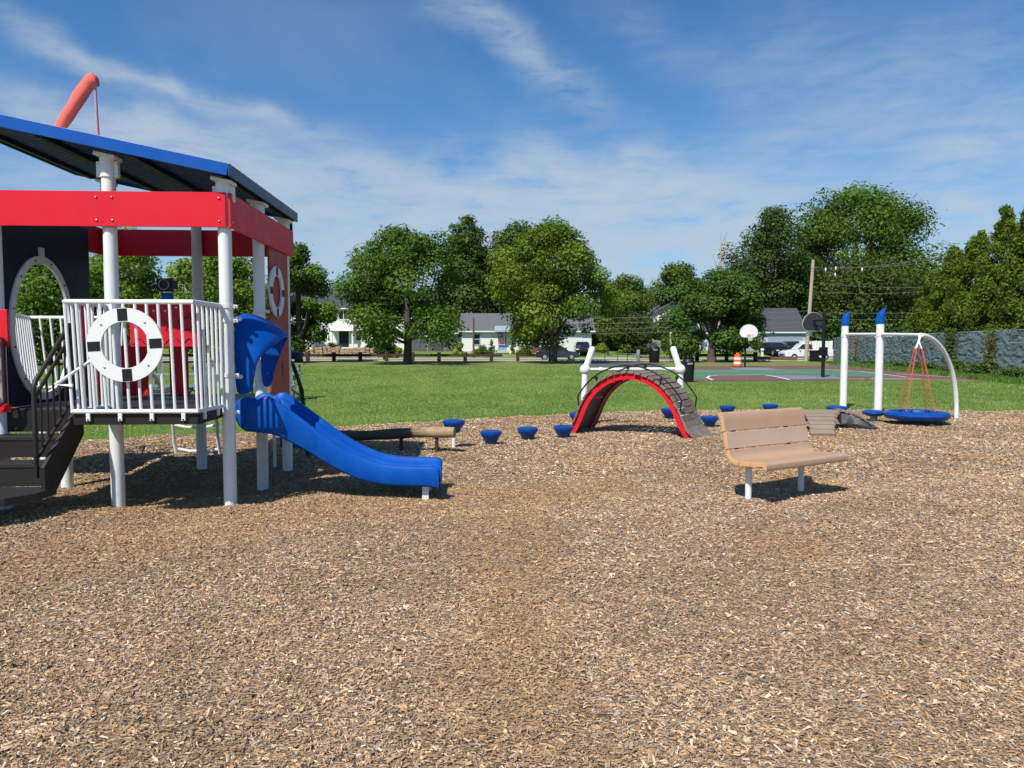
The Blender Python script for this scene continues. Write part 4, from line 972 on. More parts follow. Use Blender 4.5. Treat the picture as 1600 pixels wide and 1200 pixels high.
# white gable house in the middle
x = xat(1052, 98); house('gabled_house', 'white gabled house with dark windows behind the pointed evergreen', x, 98, 7.4, 8, 4.6, 2.5,
      [(-1.6, 4.2, .9, 1.3, 1, 2), (1.6, 4.2, .9, 1.3, 1, 2), (-2.0, 1.8, 1.2, 1.4, 2, 2), (2.0, 1.8, 1.2, 1.4, 2, 2)], SHINGLE, SIDING, 'y', .35)
x = xat(1125, 99); house('house_wing', 'pale blue-white side wing seen under the low oak', x, 99, 13, 7, 2.6, 1.4, [(3, 1.5, 1.1, 1.2, 2, 2)], SHINGLE, mat('pale_blue_siding', (.52, .60, .66, 1), .7))
# dark-roofed garage house
x = xat(1226, 92); house('garage_house', 'grey-white garage house with steep charcoal roof behind the parked cars', x, 92, 5.4, 8, 2.6, 3.3, [], SHINGLED, mat('pale_grey_siding', (.42, .47, .50, 1), .7), 'x', .3, garage=[(-.0, 4.4, 2.1, mat('bluegrey_door', (.26, .32, .36, 1), .6))])
# roof seen over the tarp fence
x = xat(1425, 62); house('cottage', 'orange-tan roofed cottage top showing above the tarp fence', x, 62, 4.6, 4, 1.9, .7, [], mat('tan_roof', (.62, .36, .24, 1), .8), SIDING)

# panels: grey slatted fence, white vinyl fence
def fence(name, label, px0, px1, D, h, m_, pan, step, zb=None, postm=None):
    x0, x1 = xat(px0, D), xat(px1, D); z = zg((x0 + x1) / 2, D) if zb is None else zb
    F_ = empty(name, ((x0 + x1) / 2, D, z), 0, label=label, cat='fence'); n = max(1, round((x1 - x0) / step)); s = (x1 - x0) / n
    for k in range(n):
        m = MB(); c = x0 + s * (k + .5) - (x0 + x1) / 2
        q = int(s / pan)
        for j in range(q): m.box((c - s / 2 + s * (j + .5) / q, 0, h / 2 - .02), (s / q - .012, .03, h - .04))
        m.build('panel', m_, F_)
    for k in range(n + 1):
        m = MB(); m.box((x0 + s * k - (x0 + x1) / 2, -.03, h / 2), (.10, .10, h + .06)); m.build('post', postm or m_, F_)
fence('slat_fence', 'dark grey slatted privacy fence between the left maple and the ranch house', 642, 722, 92, 1.9, mat('charcoal_slats', (.055, .06, .065, 1), .6), .16, 2.0, postm=GREY)
fence('vinyl_fence', 'white vinyl privacy fence behind the white pickup', 1249, 1299, 84, 2.0, SIDING, .2, 2.2, zb=.1)
fence('picket_fence', 'grey wooden side fence left of the dark court tree', 1000, 1075, 93, 1.5, mat('grey_picket', (.28, .28, .27, 1), .8), .16, 2.2)

# chain link / pipe gate right of the car park
PG = empty('pipe_fence', (xat(965, 69), 69, 0), 0, label='low grey pipe fence beside the car park entrance', cat='fence')
for px in (922, 945, 965, 980): m = MB(); m.tube([(xat(px, 69) - xat(965, 69), 0, -.1), (xat(px, 69) - xat(965, 69), 0, .75)], .035, 8); m.build('post', GREY, PG)
m = MB(); m.tube([(xat(922, 69) - xat(965, 69), 0, .73), (xat(996, 69) - xat(965, 69), 0, .73)], .03, 8); m.build('rail', GREY, PG)
m = MB(); m.box((xat(997, 69) - xat(965, 69), 0, .55), (.28, .28, 1.15)); m.build('end_post', GREY, PG, bevel=.02)

# ---- vehicles
def car(name, label, loc, rz, L, W, Hb, Ht, paint, kind='suv', cat='car', group=None):
    C = empty(name, loc, rz, label=label, cat=cat, group=group); h = L / 2
    if kind == 'suv': low = [(-h, .35), (-h, .80), (-h + .12, .95), (-h + .25, Hb), (h * .35, Hb), (h - .35, Hb - .16), (h - .04, Hb - .32), (h, .45), (h - .1, .28), (-h + .1, .28)]; top = [(-h + .12, Hb - .02), (-h + .55, Ht - .03), (-h + .9, Ht), (h * .05, Ht), (h * .22, Ht - .06), (h * .48, Hb - .02)]
    else: low = [(-h, .45), (-h, 1.05), (-h + .10, 1.12), (h * .45, 1.12), (h - .40, 1.02), (h - .03, .86), (h, .5), (h - .1, .34), (-h + .1, .34)]; top = [(-h * .12, 1.10), (-h * .10, Ht - .05), (h * .0, Ht), (h * .22, Ht), (h * .30, Ht - .04), (h * .52, 1.08)]
    def body(poly, wa, wb, zb, zt):
        m = MB(); n = len(poly); hw = lambda z: (wa + (wb - wa) * max(0, min(1, (z - zb) / (zt - zb)))) / 2
        m.add([(a, -hw(c), c) for a, c in poly] + [(a, hw(c), c) for a, c in poly], [tuple(range(n - 1, -1, -1)), tuple(range(n, 2 * n))] + [(i, (i + 1) % n, n + (i + 1) % n, n + i) for i in range(n)]); return m
    zb0 = 1.10 if kind != 'suv' else Hb
    body(low, W, W * .96, .3, zb0).build('body', paint, C, True, .06)
    body(top, W * .92, W * .74, zb0, Ht).build('cabin', paint, C, True, .05)
    # side windows and screens: a slightly proud dark band
    gl = [(a * .94 + (.03 if kind == 'suv' else .04), zb0 + (c - zb0) * .80 + .05) for a, c in top]
    body(gl, W * .92 + .03, W * .78 + .03, zb0, Ht).build('window', GLASS, C, True)
    xs_ = (-h * .60, h * .62)
    for a in xs_:
        for s in (-1, 1):
            g = MB(); g.prism([(.34 * math.cos(t), .34 * math.sin(t)) for t in np.linspace(0, 2 * math.pi, 20, endpoint=False)], s * (W / 2 - .22), s * (W / 2 + .01), lambda p, q, w__: (a + p, w__, .34 + q)); o = g.build('wheel', TYRE, C, bevel=.02)
            g = MB(); g.prism([(.20 * math.cos(t), .20 * math.sin(t)) for t in np.linspace(0, 2 * math.pi, 12, endpoint=False)], s * (W / 2 + .01), s * (W / 2 + .02), lambda p, q, w__: (a + p, w__, .34 + q)); g.build('rim', GREY, o)
    for s in (-1, 1):
        g = MB(); g.box((h - .10, s * W * .38, zb0 - .36), (.22, .34, .14)); g.build('headlight', mat('lamp_glass', (.7, .7, .68, 1), .15), C, bevel=.03)
        g = MB(); g.box((-h + .03, s * W * .42, zb0 - .22), (.10, .16, .26)); g.build('tail_light', mat('tail_lamp_red', (.35, .01, .01, 1), .2), C, bevel=.02)
        g = MB(); g.box((h * .42, s * (W / 2 + .08), zb0 + .02), (.12, .16, .12)); g.build('mirror', paint, C, bevel=.02)
    g = MB(); g.box((-h - .012, 0, .72), (.02, .42, .14)); g.build('number_plate', SIDING, C); g = MB(); g.box((h - .0, 0, .55), (.06, W * .6, .16)); g.build('grille', BLACK, C)
    return C
DK = mat('dark_grey_car_paint', (.022, .024, .030, 1), .25, .05, 2, coat=.6); BKP = mat('black_car_paint', (.010, .011, .016, 1), .22, .05, 2, coat=.6); WP = mat('white_car_paint', (.74, .74, .72, 1), .3, .03, 2, coat=.5)
car('parked_car', 'dark grey hatchback parked in the street behind the right maple trunk', (xat(871, 75.5), 75.5, 0), 0, 4.6, 1.8, 1.02, 1.50, DK)
car('parked_car', 'dark blue-black car on the driveway right of the ranch house', (xat(909.5, 86), 86, zg(9, 86)), R(-92), 4.4, 1.8, 1.0, 1.55, BKP)
car('parked_car', 'black car parked left of two before the garage house', (xat(1210, 85), 85, zg(30, 85)), R(-84), 4.4, 1.8, 1.0, 1.6, BKP, group='dark cars before the garage house')
car('parked_car', 'black car parked right of two before the garage house', (xat(1236.5, 85.5), 85.5, zg(33, 85.5)), R(-95), 4.6, 1.85, 1.02, 1.65, BKP, group='dark cars before the garage house')
car('pickup_truck', 'white pickup truck in the street behind the pale utility pole', (xat(1260, 76), 76, 0), R(180), 5.4, 1.95, 1.1, 1.78, WP, 'pickup', 'pickup truck')

# ---- bins, barrel, signs
def bin_(name, label, x, y, r, h, m_):
    B = empty(name, (x, y, zg(x, y)), 0, label=label, cat='trash bin'); m = MB(); m.lathe([(r * .85, 0), (r * .88, .03), (r, h * .80), (r * 1.04, h * .80), (r * 1.04, h * .85)], (0, 0, 0), 20); m.build('barrel', m_, B, True)
    m = MB(); m.lathe([(r * 1.05, h * .85), (r * 1.02, h * .90), (r * .8, h * .98), (r * .4, h)], (0, 0, 0), 20); m.build('lid', BLACK, B, True)
    m = MB(); m.box((0, -r * 1.0, h * .80), (r * .8, .06, h * .07)); m.build('flap', GREY, B)
bin_('trash_bin', 'large black lidded trash bin on the lawn just right of the white ball-jointed frame', xat(1075.5, 30.5), 30.5, .26, 1.0, BLACK)
bin_('trash_bin', 'small black trash bin by the street, left of the signpost', xat(1022, 64), 64, .50, 1.45, BLACK)
m = MB(); m.box((0, 0, .5), (1.3, .7, .95)); m.box((0, 0, 1.03), (1.4, .8, .12)); m.m = 1; m.prism([(.16 * math.cos(t), .16 * math.sin(t)) for t in np.linspace(0, 6.28, 13)[:-1]], -.36, -.353, lambda a, c, w_: (a + .15, w_, .55 + c)); o = m.build('storage_box', [BLACK, SIDING], None, bevel=.05); o.location = (xat(1277, 68), 68, 0); tag(o, 'black lidded storage box with a white round badge by the court pole', 'box')
ORG = mat('safety_orange', (.78, .12, .02, 1), .6); RW = mat('reflective_white', (.78, .76, .72, 1), .5)
D = 51.5; BR = empty('traffic_barrel', (xat(1152.5, D), D, 0), 0, label='orange and white striped traffic barrel beside the white backboard', cat='traffic barrel')
for k, (z0, z1, r0, r1, mt) in enumerate([(.04, .22, .30, .29, ORG), (.22, .38, .285, .28, RW), (.38, .54, .275, .27, ORG), (.54, .70, .262, .255, RW), (.70, .92, .25, .24, ORG)]):
    m = MB(); m.lathe([(r0, z0), (r1, z1)], (0, 0, 0), 24); m.build('stripe' if mt is RW else 'barrel_section', mt, BR, True)
m = MB(); m.lathe([(.36, 0), (.36, .05), (.30, .06)], (0, 0, 0), 24); m.build('base', BLACK, BR, True)
m = MB(); m.box((0, 0, .97), (.22, .05, .12)); m.build('handle', ORG, BR, bevel=.015)
D = 66; SG = empty('street_sign', (xat(1047.5, D), D, 0), 0, label='tall narrow street sign on a grey post, seen edge-on beside the pointed evergreen', cat='sign')
m = MB(); m.tube([(0, 0, -.1), (0, 0, 2.95)], .04, 8); m.build('post', GREY, SG)
m = MB(); m.box((0, -.05, 2.2), (.20, .02, 1.15)); m.build('sign_plate', mat('yellowed_sign', (.62, .64, .42, 1), .5), SG)
D = 82; MBX = empty('mailbox', (xat(1190.5, D), D, zg(29, D)), 0, label='white mailbox post at the foot of the garage house drive', cat='mailbox')
m = MB(); m.box((0, 0, .45), (.22, .2, .9)); m.build('post', SIDING, MBX); m = MB(); m.box((0, 0, 1.02), (.3, .5, .28)); m.build('box', SIDING, MBX, bevel=.08)
m = MB(); m.box((0, 0, .45), (.16, .16, 1.15)); o = m.build('marker_stake', RAILW); o.location = (xat(950, 85), 85, zg(11, 85)); tag(o, 'dark wooden stake post at the edge of the driveway lawn', 'post')
m = MB(); m.tube([(0, 0, 0), (0, 0, 1.1)], .02, 6); m.m = 1
for k in range(5): m.m = 1 + k % 2; m.box((-.0, -.03, .55 + .11 * k), (.32, .01, .11))
o = m.build('small_flag', [GREY, FLR, FLW]); o.location = (xat(1017, 65.5), 65.5, 0); tag(o, 'small red and white striped flag on a stick behind the street-side bin', 'flag')

# ---- basketball hoops
def fan(w_, h):
    pts = [(-w_ * .26, 0), (w_ * .26, 0), (w_ * .42, h * .08), (w_ * .5, h * .30)]
    pts += [(w_ * .5 * math.cos(t), h * .34 + h * .66 * math.sin(t)) for t in np.linspace(.12, math.pi - .12, 16)]
    pts += [(-w_ * .5, h * .30), (-w_ * .42, h * .08)]; return pts
def hoop(name, label, x, y, rz, zb, w_, h, mboard, mrim, postd, hp, arm=1.0, flipm=None):
    Hh = empty(name, (x, y, 0), rz, label=label, cat='basketball hoop')
    m = MB(); m.tube([(0, 0, -.1), (0, 0, hp)], [postd, postd * .9], 14); m.build('pole', BLACK, Hh, True)
    m = MB(); m.prism(fan(w_, h), -arm - .03, -arm, lambda a, c, t: (a, t, zb + c)); o = m.build('backboard', mboard, Hh)
    m = MB(); pts = fan(w_ + .02, h + .02); m.tube([(a, -arm - .015, zb - .01 + c) for a, c in pts + pts[:1]], .022, 6, False); m.build('rim_edge', mrim, o)
    m = MB(); m.bar((0, 0, zb + h * .55), (0, -arm, zb + h * .55), .08, .08); m.bar((0, 0, zb + h * .15), (0, -arm, zb + h * .35), .06, .06); m.build('arm', BLACK, Hh)
    m = MB(); m.tube([(.23 * math.cos(t), -arm - .32 + .23 * math.sin(t), zb + .16) for t in np.linspace(0, 6.283, 20)], .014, 6, False); m.box((0, -arm - .06, zb + .15), (.14, .10, .10)); m.build('hoop_rim', mat('hoop_orange', (.5, .16, .06, 1), .5), Hh, True)
    m = MB()
    for k in range(12):
        t0 = k * math.pi / 6
        for s in (1, -1): m.tube([(r * math.cos(t0 + s * j * .26), -arm - .32 + r * math.sin(t0 + s * j * .26), zb + .15 - .1 * j) for j, r in enumerate((.22, .19, .15, .13, .12))], .007, 4, False)
    m.build('net', RW, Hh)
    return Hh
hoop('basketball_hoop', 'basketball hoop with white fan backboard at the far side of the court', xat(1164, 51.2), 51.2, 0, 2.14, 1.28, .90, RW, GREY, .07, 2.9, .7)
hp = hoop('basketball_hoop', 'basketball hoop with dark grey backboard seen from behind, right of the utility pole', xat(1286, 34.8), 34.8, R(-165), 2.30, 1.26, .90, mat('board_back_grey', (.035, .037, .04, 1), .6), GREY, .085, 3.2, .75)
m = MB(); m.box((0, 0, 1.28), (.30, .30, .42)); m.build('height_adjuster', BLACK, hp, bevel=.03)

# ---- poles and wires
def pole(name, label, px, D, h, r, m_, lean=0, arms=()):
    P_ = empty(name, (xat(px, D), D, zg(xat(px, D), D)), 0, label=label, cat='utility pole')
    m = MB(); m.tube([(0, 0, -.3), (lean, 0, h)], [r, r * .75], 14); m.build('pole', m_, P_, True)
    for z, l in arms: m = MB(); m.box((lean * z / h, 0, z), (l, .12, .14)); m.build('crossarm', m_, P_)
    return P_
up = pole('utility_pole', 'tall pale timber utility pole left of the black backboard', 1259, 70, 9.9, .195, WOODPOLE, .50)
m = MB(); m.tube([(.3, -.3, .2), (.6, -.1, 5.2)], .03, 6); m.build('conduit', RAILW, up)
pole('utility_pole', 'dark brown pole with crossarm in front of the great oak', 1322, 100, 11.5, .22, WOODDK, .1, ((6.6, 3.4),))
pole('utility_pole', 'thin brown pole in front of the ranch house', 740, 81, 4.6, .13, WOODDK, 0)
WIRE = mat('wire', (.14, .145, .15, 1), .6)
WR = empty('overhead_wires', (0, 78, 7), 0, label='overhead utility wires running along the street above the houses', cat='wires')
def wire(p, q, sag, r=.011):
    p, q = Vector(p) - Vector((0, 78, 7)), Vector(q) - Vector((0, 78, 7)); m = MB()
    m.tube([p.lerp(q, t) - Vector((0, 0, 4 * sag * t * (1 - t))) for t in np.linspace(0, 1, 14)], r, 5, False); m.build('wire', WIRE, WR)
A1 = at(1265, 416, 70)
for (y0, y1, sg) in ((418, 424, .6), (423, 421, .3), (440, 470, .8), (455, 472, .7)):
    wire(at(1264, y0, 70), at(1620, y1 - 40, 60), sg)
wire(at(1262, 420, 70), at(1325, 446, 100), .2)
for py in (492, 500, 509, 516): wire(at(650, py + 6, 84), at(1262, py - 6, 74), .35, .014)
for py in (496, 506): wire(at(1262, py - 8, 74), at(1620, py - 18, 70), .35, .012)
for px, py in ((1290, 421), (1306, 419), (1305, 429), (1347, 421)):
    m = MB(); p = Vector(at(px, py, 75)) - Vector((0, 78, 7)); m.lathe([(.04, -.2), (.08, -.08), (.08, .08), (.04, .18)], p, 10); m.build('insulator', SIDING, WR, True)

# ------------------------------------------------------------------ vegetation
LEAF = attr_mat('leaf', .6, .36, .22, tcol=(.5, .62, .18))
def leaf_quads(c, nrm, size, r, asp=1.7, curl=0):
    n = len(c); rand = r.standard_normal((n, 3)); t = np.cross(nrm, rand); t /= np.linalg.norm(t, axis=1, keepdims=True) + 1e-9; s = np.cross(nrm, t)
    a = (size * r.uniform(.6, 1.3, n))[:, None] / 2; b_ = a / asp
    return np.stack([c - t * a, c - s * b_ + nrm * a * .15, c + t * a, c + s * b_ + nrm * a * .15], 1).reshape(-1, 3)
PROF = {'round': lambda t: np.sin(np.pi * np.clip(.10 + .86 * t, 0, 1)) ** .55, 'dome': lambda t: np.sqrt(np.clip(1 - (t * 1.0) ** 2.3, 0, 1)) * (.80 + .2 * np.clip(t * 5, 0, 1)),
        'cone': lambda t: np.clip(1 - t, 0, 1) ** .75 * .97 + .03, 'oval': lambda t: np.sin(np.pi * np.clip(.06 + .88 * t, 0, 1)) ** .7, 'bush': lambda t: np.sqrt(np.clip(1 - (t * 1.0) ** 2, 0, 1)),
        'col': lambda t: np.clip((1 - t), 0, 1) ** .38 * (.75 + .25 * np.clip(t * 4, 0, 1))}
def tree(name, label, x, y, H, W, zc, shape='dome', n=16000, size=.34, col=(.055, .105, .022), seed=1, trunk=.35, lobes=46, lobe=.15, cat='tree', group=None, depth=None, branches=9, gap=.0, bark=None, fork=2.0, sun=1.0, cedar=False, lean=0):
    r = np.random.default_rng(seed); z0 = zg(x, y); T = empty(name, (x, y, z0 - .05), 0, label=label, cat=cat, group=group); D_ = (depth or W)
    n = int(n * 1.0)
    t = r.random(lobes) ** .85; pr = PROF[shape](t); a = r.uniform(0, 2 * np.pi, lobes); rad = np.sqrt(r.uniform(.15, 1, lobes)) * (1 - lobe * 1.3)
    wob = 1 + .16 * np.sin(a * 2 + seed + t * 5) + .10 * np.sin(a * 5 + t * 9 + seed * 2)
    pr = pr * (wob if shape in ('dome', 'round', 'oval') else 1)
    lx = np.cos(a) * rad * pr * W / 2 + lean * t; ly = np.sin(a) * rad * pr * D_ / 2; lz = zc + t * (H - zc) * (1 - lobe * .8) * (1 - .06 * r.random(lobes) * (shape == 'dome')); lr = W * lobe * r.uniform(.5, 1.5, lobes) * (.75 + .25 * pr)
    if shape in ('cone', 'col'): lr = lr * (.45 + .55 * pr)
    w_ = lr ** 2; k = r.choice(lobes, n, p=w_ / w_.sum()); dv = r.standard_normal((n, 3)); dv /= np.linalg.norm(dv, axis=1, keepdims=True)
    q = r.random(n); sh = np.where(q < .75, r.uniform(.72, 1.08, n), r.uniform(.2, .9, n)); sh = np.where(r.random(n) < .08, sh * 1.28, sh)
    c = np.stack([lx[k], ly[k], lz[k]], -1) + dv * (lr[k] * sh)[:, None] * np.array([1, 1, .72 if not cedar else 1.15])
    # frayed twigs at the outline
    c += r.standard_normal((n, 3)) * (lr[k] * .05)[:, None]
    keep = c[:, 2] > .15; c, dv, k = c[keep], dv[keep], k[keep]; n = len(c)
    if gap: kk = vnoise(c[:, 0] + 50, c[:, 2] + 50 + c[:, 1] * .5, 1.1, seed) > gap; c, dv, k = c[kk], dv[kk], k[kk]; n = len(c)
    nr = dv * .85 + np.array([0, 0, .55]) + r.standard_normal((n, 3)) * .38
    if cedar: nr = dv * .8 + np.array([0, -.1, .2]) + r.standard_normal((n, 3)) * .5
    nr /= np.linalg.norm(nr, axis=1, keepdims=True)
    V = leaf_quads(c, nr, size, r, 1.6 if not cedar else 2.2)
    base = np.array(col); lt = r.uniform(.75, 1.25, lobes); hue = r.uniform(-.12, .12, lobes)
    C = base[None] * np.array([1.82, 1.66, 1.08]) * (lt[k] * r.uniform(.6, 1.45, n))[:, None]; C[:, 0] *= 1 + hue[k] + r.uniform(-.15, .25, n); C[:, 2] *= r.uniform(.7, 1.2, n)
    np_mesh('crown', V, 4, np.clip(C, .004, .6), LEAF, T)
    if trunk:
        m = MB(); zt = zc + (H - zc) * .55; rr = np.random.default_rng(seed + 99)
        f0 = max(fork, .6); m.tube([(0, 0, -.3), (0, 0, .12), (0, 0, .6), (.05, 0, f0), (.1 * lean, 0, max(zt, f0 + .5))], [trunk * 1.5, trunk * 1.15, trunk, trunk * .88, trunk * .25], 12)
        for j in range(branches):
            i = int(rr.integers(lobes)); s0 = f0 * rr.uniform(.85, 1.25) ; e = Vector((lx[i] * .85, ly[i] * .85, lz[i])); st = Vector((0, 0, min(s0, e.z * .8)))
            md = st.lerp(e, .5) + Vector((e.x * .12, e.y * .12, -.05 * e.z)); m.tube([st, st.lerp(md, .5) + Vector((0, 0, -.1)), md, e], [trunk * .45, trunk * .34, trunk * .22, .03], 7)
        m.build('trunk', bark or BARK, T, True)
    return T
ML = (.052, .105, .020)
def trp(name, label, px0, px1, ptop, D, pbot=None, **kw):
    """tree from its extent in the photograph at distance D (only x position, height and width are read)"""
    x = xat((px0 + px1) / 2, D) if 'px' not in kw else xat(kw.pop('px'), D); z0 = zg(x, D); H = at(800, ptop, D)[2] - z0; W = (px1 - px0) / FPX * D
    zc = (at(800, pbot, D)[2] - z0) if pbot else .1
    return tree(name, label, x, D, H, W, max(.1, zc), **kw)
trp('maple_tree', 'broad dark green maple with forked trunk, left of the ranch house', 520, 748, 338, 60, 534, shape='dome', n=38000, size=.27, col=(.046, .098, .020), seed=3, trunk=.36, lobes=90, lobe=.11, px=637, fork=2.0, branches=14)
trp('maple_tree', 'bright yellow-green maple with many low limbs before the ranch house', 774, 974, 334, 62, 526, shape='dome', n=38000, size=.27, col=(.066, .122, .020), seed=5, trunk=.38, lobes=90, lobe=.11, px=864, fork=1.7, branches=20)
trp('maple_tree', 'dark maple whose right side shows beyond the play structure', 404, 530, 364, 64, 546, shape='dome', n=24000, size=.28, col=(.050, .105, .020), seed=8, lobes=42, lobe=.14)
trp('maple_tree', 'green maple seen between the white posts under the roof', 250, 435, 378, 60, 549, shape='dome', n=25000, size=.28, col=(.075, .135, .022), seed=9, lobes=42, lobe=.14)
trp('maple_tree', 'tall green maple behind the front left white post', 110, 310, 350, 62, 550, shape='dome', n=27000, size=.28, col=(.072, .13, .022), seed=10, lobes=46, lobe=.14)
trp('maple_tree', 'dark maple seen through the oval window', -35, 185, 385, 58, 552, shape='dome', n=27000, size=.28, col=(.055, .105, .020), seed=12, lobes=46, lobe=.14)
trp('poplar_tree', 'tall dark bluish tree rising between the two broad maples', 664, 790, 314, 104, 545, shape='col', n=26000, size=.46, col=(.040, .078, .026), seed=14, lobes=110, lobe=.15)
trp('poplar_tree', 'dark bluish tree crown right of the tallest poplar', 735, 880, 330, 106, 545, shape='dome', n=24000, size=.46, col=(.042, .080, .026), seed=15, lobes=80, lobe=.14)
trp('young_tree', 'olive tree right of the bright maple', 920, 1030, 418, 96, 548, shape='dome', n=17000, size=.36, col=(.062, .098, .026), seed=17, lobes=36, lobe=.15)
trp('oak_tree', 'mid-height green tree left of the low court tree', 1000, 1122, 397, 100, 540, shape='dome', n=19000, size=.40, col=(.040, .085, .022), seed=18, lobes=40, lobe=.15)
trp('oak_tree', 'low spreading dark tree over the timber rail by the far hoop', 1072, 1224, 408, 66, 546, shape='dome', n=32000, size=.29, col=(.042, .090, .024), seed=19, lobes=56, lobe=.13, px=1112, trunk=.40, fork=1.9, lean=1.2)
trp('spruce_tree', 'tall dark conifer-like tree left of the great oak', 1108, 1296, 310, 104, 545, shape='dome', n=34000, size=.42, col=(.030, .062, .022), seed=20, lobes=120, lobe=.11)
trp('great_oak_tree', 'great oak, tallest tree, with bare limbs showing behind the pale utility pole', 1194, 1484, 280, 106, 500, shape='dome', n=56000, size=.44, col=(.050, .100, .022), seed=21, trunk=.75, lobes=150, lobe=.095, px=1334, fork=7.0, branches=30, gap=.12, bark=mat('pale_oak_bark', (.20, .17, .14, 1), .9, .3, 3))
trp('dark_understorey_tree', 'dark leafy understorey tree beneath the great oak', 1240, 1468, 398, 96, 552, shape='dome', n=24000, size=.40, col=(.034, .066, .022), seed=23, lobes=80, lobe=.12)
trp('yew_tree', 'dense dark evergreen left of the white gabled house', 942, 1028, 482, 88, 552, shape='bush', n=11000, size=.30, col=(.032, .055, .018), seed=24, lobes=30, lobe=.17)
trp('cypress_tree', 'pointed dark evergreen in front of the white gabled house', 1028, 1058, 506, 92, 551, shape='cone', n=5000, size=.25, col=(.030, .060, .018), seed=25, lobes=24, lobe=.2, cedar=True, trunk=.1, branches=0)
# dead pale branches
DT = empty('bare_tree', (xat(1122, 90), 90, zg(26, 90)), 0, label='bare pale dead branches poking above the low dark tree', cat='tree')
m = MB(); random.seed(2); m.tube([(0, 0, 0), (0, 0, 6), (.15, 0, 10.5), (.1, 0, 15.0)], [.2, .15, .08, .02], 8)
for k in range(12):
    z = 6.5 + k * .6; s = random.choice((-1, 1)); m.tube([(.05, 0, z), (s * random.uniform(.3, .8), random.uniform(-.4, .4), z + .9), (s * random.uniform(.5, 1.3), 0, z + random.uniform(1.6, 2.6))], [.06, .04, .012], 5)
m.build('branches', mat('dead_wood', (.34, .28, .22, 1), .9), DT)
# background tree line
k = 0
for (a, c, t_, D, cl_, lb) in [(500, 600, 462, 125, (.036, .07, .022), 'distant tree low behind the two-storey house roof'), (930, 1060, 470, 128, (.040, .078, .024), 'distant tree behind the yew and the white gabled house'), (690, 940, 440, 125, (.036, .072, .022), 'wide distant tree behind the ranch house'),
                               (1060, 1200, 455, 122, (.032, .062, .02), 'distant tree behind the low spreading court tree'), (1180, 1300, 430, 126, (.032, .062, .02), 'distant dark tree behind the charcoal garage roof'), (1380, 1480, 485, 112, (.030, .060, .024), 'distant tree between the great oak and the cedar hedge'), (340, 520, 470, 120, (.036, .07, .022), 'distant tree behind the left maples'), (-40, 350, 440, 118, (.036, .07, .022), 'distant broad tree behind the oval window maple')]:
    k += 1; trp('distant_tree', lb, a - 20, c + 20, t_ - 26, D, 552, shape='dome', n=16000, size=.55, col=cl_, seed=40 + k, lobes=34, lobe=.15, trunk=.3, branches=4)
# cedars behind the tarp fence
for k, (x, y, H, W) in enumerate([(35.4, 60, 8.2, 5.8), (33.6, 54.5, 9.6, 6.0), (31.9, 49.0, 10.0, 6.0), (30.4, 44.2, 10.7, 5.8), (29.0, 39.8, 10.6, 5.6), (27.7, 35.6, 10.2, 5.4), (26.4, 31.6, 9.6, 5.0), (37.5, 52, 12.2, 7.0), (34, 44, 12.6, 7.0)]):
    nm = ['leftmost and shortest', 'second from the left', 'third from the left', 'fourth from the left', 'fifth from the left', 'sixth from the left', 'rightmost front', 'tall back-row left', 'tall back-row right'][k]
    tree('cedar_tree', nm + ' yellow-green cedar of the row behind the tarp fence', x, y, H, W, .3, 'cone', n=36000, size=.20, col=(.056, .100, .015), seed=60 + k, trunk=.16, lobes=260, lobe=.085, cedar=True, branches=0, group='cedars behind the tarp fence')
# shrubs
def bush(label, px0, px1, ptop, D, col=(.05, .09, .02), n=2600, size=.16, shape='bush', seed=1, name='shrub'): trp(name, label, px0, px1, ptop, D, None, shape=shape, n=n, size=size, col=col, seed=seed, lobes=18, lobe=.2, trunk=.05, branches=0, cat='shrub', fork=.6)
bush('dark red-brown rounded shrub before the two-storey house', 506, 534, 532, 86, (.045, .042, .022), seed=71)
bush('yellow-green ornamental grass clump left of the red-brown shrub', 486, 510, 543, 86, (.17, .15, .045), seed=72, n=1500, size=.14)
trp('holly_tree', 'tall dark olive bush under the left side of the left maple', 578, 622, 502, 74, 552, shape='oval', n=9000, size=.2, col=(.040, .062, .016), seed=73, lobes=30, lobe=.18, trunk=.08, branches=3)
bush('bright green shrub just left of the left maple trunk', 612, 632, 541, 80, (.10, .16, .03), seed=74)
bush('small green shrub below the two-storey house windows', 566, 586, 540, 86, (.08, .12, .03), seed=79)
bush('round bright green shrub at the left corner of the ranch house', 706, 727, 533, 86, (.12, .19, .03), seed=75, n=3500)
bush('low dark hedge under the ranch house left window', 737, 768, 540, 86.5, (.05, .085, .02), seed=76)
bush('narrow cone evergreen left of the ranch house door', 762, 774, 526, 86.5, (.05, .10, .02), shape='cone', seed=77)
bush('narrow cone evergreen right of the ranch house door', 796, 807, 530, 86.5, (.05, .10, .02), shape='cone', seed=78)
bush('low green hedge under the ranch house triple window', 810, 834, 539, 86.5, (.06, .10, .02), seed=80)
bush('bright shrub right of the driveway car', 928, 950, 536, 88, (.10, .15, .03), seed=81)
bush('light green young shrub behind the driveway car', 916, 946, 498, 96, (.10, .16, .035), n=5000, size=.25, seed=82, shape='oval')
bush('green shrub against the garage house wall', 1175, 1196, 532, 90, (.05, .08, .02), seed=83)
